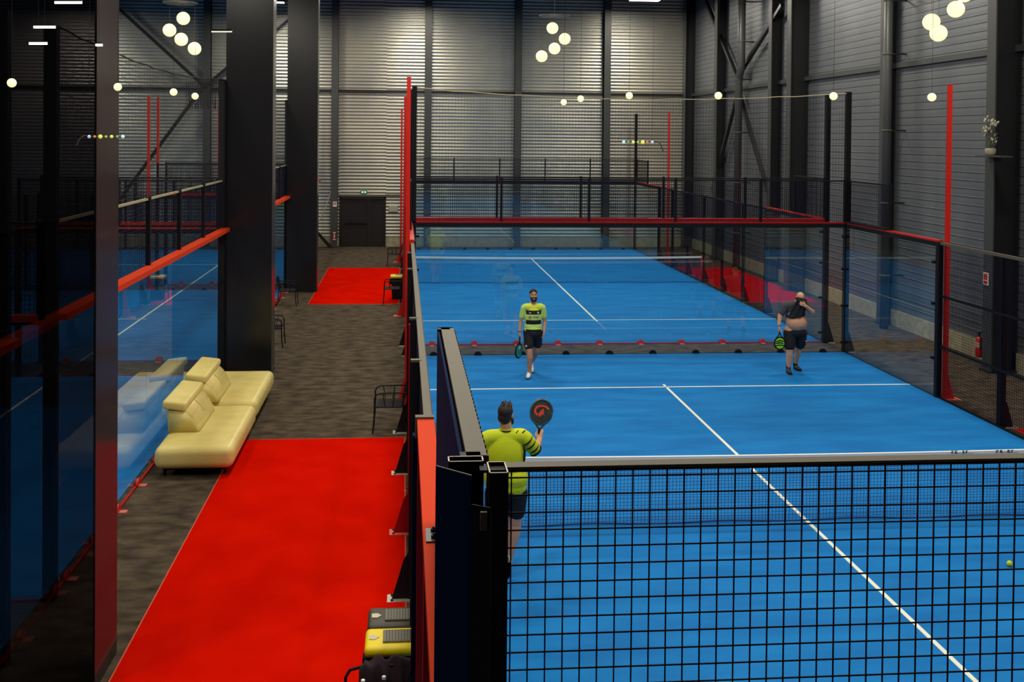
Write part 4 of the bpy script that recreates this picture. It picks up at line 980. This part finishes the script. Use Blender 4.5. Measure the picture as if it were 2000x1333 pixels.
# lifted hem: cloth from the face down to the ribs
b = MB(); n = 18; rows = []
for i in range(n+1):
    s_ = i/n; L = V(-0.075, -0.235, 1.60).lerp(V(-0.225, -0.12, 1.175), s_); R = V(0.11, -0.25, 1.55).lerp(V(0.12, -0.20, 1.23), s_)
    row = []
    for j in range(n+1):
        q = j/n; p = L.lerp(R, q); p.y -= 0.055*math.sin(q*math.pi)*(0.4+s_)+0.012*math.sin(q*15+s_*4); row.append(b.bm.verts.new(p))
    rows.append(row)
for i in range(n):
    for j in range(n): b.bm.faces.new((rows[i][j], rows[i+1][j], rows[i+1][j+1], rows[i][j+1]))
lf = b.build('lifted_hem', BK2, t, True); md = lf.modifiers.new('t', 'SOLIDIFY'); md.thickness = 0.02; md.offset = 1
b = MB(); cap(b, V(-0.065, -0.20, 1.60), V(0.115, -0.21, 1.56), 0.032, 0.035); cap(b, V(-0.03, -0.235, 1.55), V(0.10, -0.24, 1.52), 0.035, 0.035); cap(b, V(-0.02, -0.23, 1.50), V(0.06, -0.25, 1.48), 0.04, 0.04)
blob(b, 'gathered_cloth', BK2, t, 0.008, 2)
b = MB(); ell(b, V(0, 0.01, 0.86), (0.235, 0.185, 0.12))
cap(b, V(-0.125, -0.0, 0.84), V(-0.14, -0.04, 0.59), 0.135, 0.12); cap(b, V(0.125, 0.03, 0.84), V(0.14, 0.10, 0.59), 0.135, 0.12)
sh2 = blob(b, 'shorts', mat('black_cloth', (17, 18, 24)), t, 0.009, 2)
MB().span(V(0.2, -0.045, 0.66), V(0.222, -0.035, 0.675)).build('shorts_emblem', M_WHITE, sh2)
for c_ in ([(V(-0.145, 0.0, 0.22), 0.05), (V(-0.145, 0.0, 0.07), 0.048)], [(V(0.126, 0.29, 0.24), 0.05), (V(0.125, 0.3, 0.09), 0.048)]):
    b = MB(); chain(b, c_); blob(b, 'sock', M_BLACK, t, 0.007, 1)
SHD = mat('dark_shoe', (48, 46, 46), 0.6)
shoe(t, V(-0.145, 0.06, 0), (-0.12, -1), SHD, M_BLACK); shoe(t, V(0.12, 0.36, 0.0), (0.16, -1), SHD, M_BLACK, lift=0.0)
MB().tube([V(-0.383+0.034*math.cos(a), -0.055+0.034*math.sin(a), 1.01) for a in [k*6.283/14 for k in range(15)]], 0.006, 6).build('wristband', M_BLACK, t, True)
YG = mat('lime_face', (150, 225, 40), 0.45)
racket(V(-0.378, -0.085, 0.96), (0.01, 0.02, -1), (0.1, -1, 0), 'lime green and black padel racket hanging from the hand of the bald person', YG,
       (M_BLACK, [[(-0.1, 0.035), (0.03, 0.02), (0.1, 0.04), (0.1, 0.06), (0.03, 0.04), (-0.1, 0.055)], [(-0.08, -0.01), (0.02, -0.03), (0.1, -0.01), (0.1, 0.01), (0.02, -0.005), (-0.08, 0.01)], [(-0.1, -0.05), (0.0, -0.075), (0.09, -0.05), (0.09, -0.03), (0, -0.05), (-0.1, -0.03)]]), M_BLACK, hr=0.112)

# ---- person 3: back to the camera, racket raised
X, Y = 0.96, -1.38
t = thing('person', (X, Y, 0.02), 'dark-haired person seen from behind in a bright yellow shirt with black shoulder stripes', 'person')
V = lambda x, y, z: Vector((X+x, Y+y, 0.02+z))
b = MB()
ell(b, V(-0.02, 0, 1.32), (0.20, 0.13, 0.3)); ell(b, V(0, 0, 1.06), (0.18, 0.13, 0.15)); cap(b, V(-0.19, 0, 1.55), V(0.16, 0.0, 1.56), 0.078, 0.078); cap(b, V(-0.01, 0.0, 1.55), V(-0.01, 0.015, 1.70), 0.07, 0.066)
P, T = head_shape(b, V(-0.008, 0.02, 1.80), 1, 1.05, 0.0, -0.5)
chain(b, [(V(0.21, 0, 1.53), 0.066), (V(0.33, 0.05, 1.385), 0.05), (V(0.40, 0.22, 1.45), 0.033)])
chain(b, [(V(-0.24, 0, 1.53), 0.066), (V(-0.33, 0.06, 1.3), 0.05), (V(-0.26, 0.28, 1.25), 0.033)])
hand(b, V(0.40, 0.22, 1.452), (0.1, 0.35, 0.9), (-0.5, 0.7, 0.1), (0.3, 0.9, 0), 1.2)
hand(b, V(-0.26, 0.28, 1.25), (0.3, 0.9, 0.05), (0.7, -0.2, 0.5), (0, 0.2, -1), 0.6)
chain(b, [(V(-0.1, 0, 1.0), 0.115), (V(-0.13, 0.10, 0.55), 0.072), (V(-0.13, 0.10, 0.46), 0.07), (V(-0.12, 0.16, 0.12), 0.042), (V(-0.12, 0.16, 0.07), 0.04)])
chain(b, [(V(0.12, 0, 1.0), 0.115), (V(0.105, 0.02, 0.56), 0.072), (V(0.09, -0.0, 0.46), 0.068), (V(0.015, -0.04, 0.14), 0.042), (V(0.01, -0.04, 0.08), 0.04)])
blob(b, 'body', M_SKIN2, t, 0.0068, 2)
face_bits(P, t)
b = MB(); Q = lambda *a: P(a)
ell(b, Q(0, -0.022, 0.045), (0.086, 0.09, 0.086)); ell(b, Q(0, -0.038, -0.02), (0.08, 0.068, 0.075))
for k in range(16):
    a = k*0.9; q_ = 0.02+0.0025*k; cap(b, Q(q_*math.cos(a), -0.01+q_*math.sin(a), 0.10), Q(1.2*q_*math.cos(a+.3), -0.005+q_*1.2*math.sin(a+.3), 0.146-0.01*(k%3)), 0.022, 0.008, 8)
blob(b, 'hair', mat('brown_black_hair', (40, 28, 22), 0.7), t, 0.006, 2)
b = MB()
cap(b, Q(-0.058, 0.03, -0.03), Q(-0.04, 0.06, -0.088), 0.018, 0.026); cap(b, Q(0.062, 0.02, -0.03), Q(0.045, 0.06, -0.095), 0.018, 0.026); cap(b, Q(-0.03, 0.066, -0.098), Q(0.03, 0.066, -0.098), 0.028, 0.028)
blob(b, 'beard', M_HAIR, t, 0.006, 2)
YS = mat('neon_shirt', (222, 226, 8), 0.75, c2=(196, 218, 20), nscale=3, bump=0.35, bscale=9)
b = MB()
ell(b, V(-0.02, 0, 1.34), (0.235, 0.16, 0.29)); cap(b, V(-0.09, 0, 1.1), V(0.08, 0, 1.1), 0.165, 0.165); cap(b, V(-0.07, 0, 1.02), V(0.08, 0, 1.0), 0.165, 0.15); cap(b, V(-0.19, 0, 1.55), V(0.165, 0, 1.56), 0.092, 0.092); cap(b, V(-0.01, 0.005, 1.56), V(-0.01, 0.01, 1.63), 0.088, 0.076)
cap(b, V(0.2, 0, 1.54), V(0.305, 0.04, 1.415), 0.09, 0.078); cap(b, V(-0.23, 0, 1.53), V(-0.31, 0.04, 1.37), 0.092, 0.082)
so = blob(b, 'shirt', YS, t, 0.009, 10)
MB().tube([V(-0.01+0.074*math.cos(a), 0.01+0.072*math.sin(a), 1.632) for a in [k*6.283/20 for k in range(21)]], 0.009, 8).build('collar', M_BLACK, so, True)
b = MB()
def band_on(c0, c1, r_, p0, n0=-1, th=0.008):
    pass
# black trims lying on the sleeve and shoulder
ax = (V(0.305, 0.04, 1.415)-V(0.2, 0, 1.54)).normalized(); o1 = ax.orthogonal().normalized(); o2 = ax.cross(o1)
def ring(c, rr, th, b): b.tube([c+(o1*math.cos(a)+o2*math.sin(a))*rr for a in [k*6.283/28 for k in range(29)]], th, 6)
def arc(c, rr, th, b, a0, a1):
    b.tube([c+(o1*math.cos(a)+o2*math.sin(a))*rr for a in [a0+(a1-a0)*k/12 for k in range(13)]], [th*math.sin(0.25+k/12*2.6) for k in range(13)], 6)
c0 = V(0.2, 0, 1.54); c1 = V(0.305, 0.04, 1.415)
b = MB(); ring(c1+ax*0.05, 0.068, 0.010, b); b.build('sleeve_cuff', M_BLACK, so, True)
b2 = (0.0)
dirb = Vector((0, -1, 0)); 
import_a = math.atan2((dirb).dot(o2), (dirb).dot(o1))
for k_, f_ in enumerate((0.15, 0.55, 0.95)):
    b = MB(); arc(c0.lerp(c1, f_), 0.0865-0.011*f_, 0.010, b, import_a-1.3, import_a+1.1); b.build('shoulder_stripe', M_BLACK, so, True)
for k_, (xa, xb_) in enumerate(((0.075, 0.125), (0.14, 0.2))):
    MB().tube([V(xa, -0.075, 1.58), V((xa+xb_)/2, -0.06, 1.615), V(xb_, -0.04, 1.64)], [0.006, 0.011, 0.006], 6).build('shoulder_stripe', M_BLACK, so, True)
MB().tube([V(0.175, -0.088, 1.50), V(0.19, -0.10, 1.42), V(0.19, -0.085, 1.33), V(0.175, -0.06, 1.27)], [0.008, 0.013, 0.012, 0.008], 6).build('side_panel', M_BLACK, so, True)
b = MB(); ell(b, V(0, 0.0, 0.95), (0.20, 0.155, 0.12))
cap(b, V(-0.11, 0.0, 0.93), V(-0.13, 0.05, 0.70), 0.135, 0.11); cap(b, V(0.12, 0.0, 0.93), V(0.115, 0.01, 0.72), 0.125, 0.105)
blob(b, 'shorts', mat('black_cloth', (17, 18, 24)), t, 0.009, 2)
for c_ in ([(V(-0.12, 0.155, 0.24), 0.048), (V(-0.12, 0.16, 0.08), 0.045)], [(V(0.035, -0.03, 0.24), 0.048), (V(0.01, -0.04, 0.09), 0.045)]):
    b = MB(); chain(b, c_); blob(b, 'sock', M_WHITE, t, 0.007, 1)
SW = mat('white_black_shoe', (225, 225, 220), 0.6, c2=(30, 30, 34), nscale=14, ramp=(0.5, 0.52))
shoe(t, V(-0.12, 0.10, 0), (0, 1), SW, M_BLACK); shoe(t, V(0.005, -0.10, 0), (0.05, 1), SW, M_BLACK)
hc = V(0.405, 0.26, 1.50)
racket(hc-Vector((0.02, 0.02, 0.06)), (0.13, 0.12, 1), (0.15, -1, 0.1), 'black and grey padel racket with orange emblem, raised by the person in neon yellow', mat('charcoal_face', (48, 52, 50), 0.45, c2=(70, 76, 70), nscale=8),
       (mat('orange_emblem', (255, 90, 50), 0.5), [[(0.095*math.cos(a), 0.01+0.07*math.sin(a)) for a in [0.4+k*0.42 for k in range(11)]]+[(0.07*math.cos(a), 0.01+0.047*math.sin(a)) for a in [0.4+k*0.42 for k in range(10, -1, -1)]],
          [(-0.06, -0.05), (0.005, 0.035), (0.02, 0.03), (0.03, -0.04), (0.012, -0.025), (0.0, -0.045), (-0.02, -0.03), (-0.03, -0.05)]]), mat('grey_rim', (60, 80, 90), 0.4))
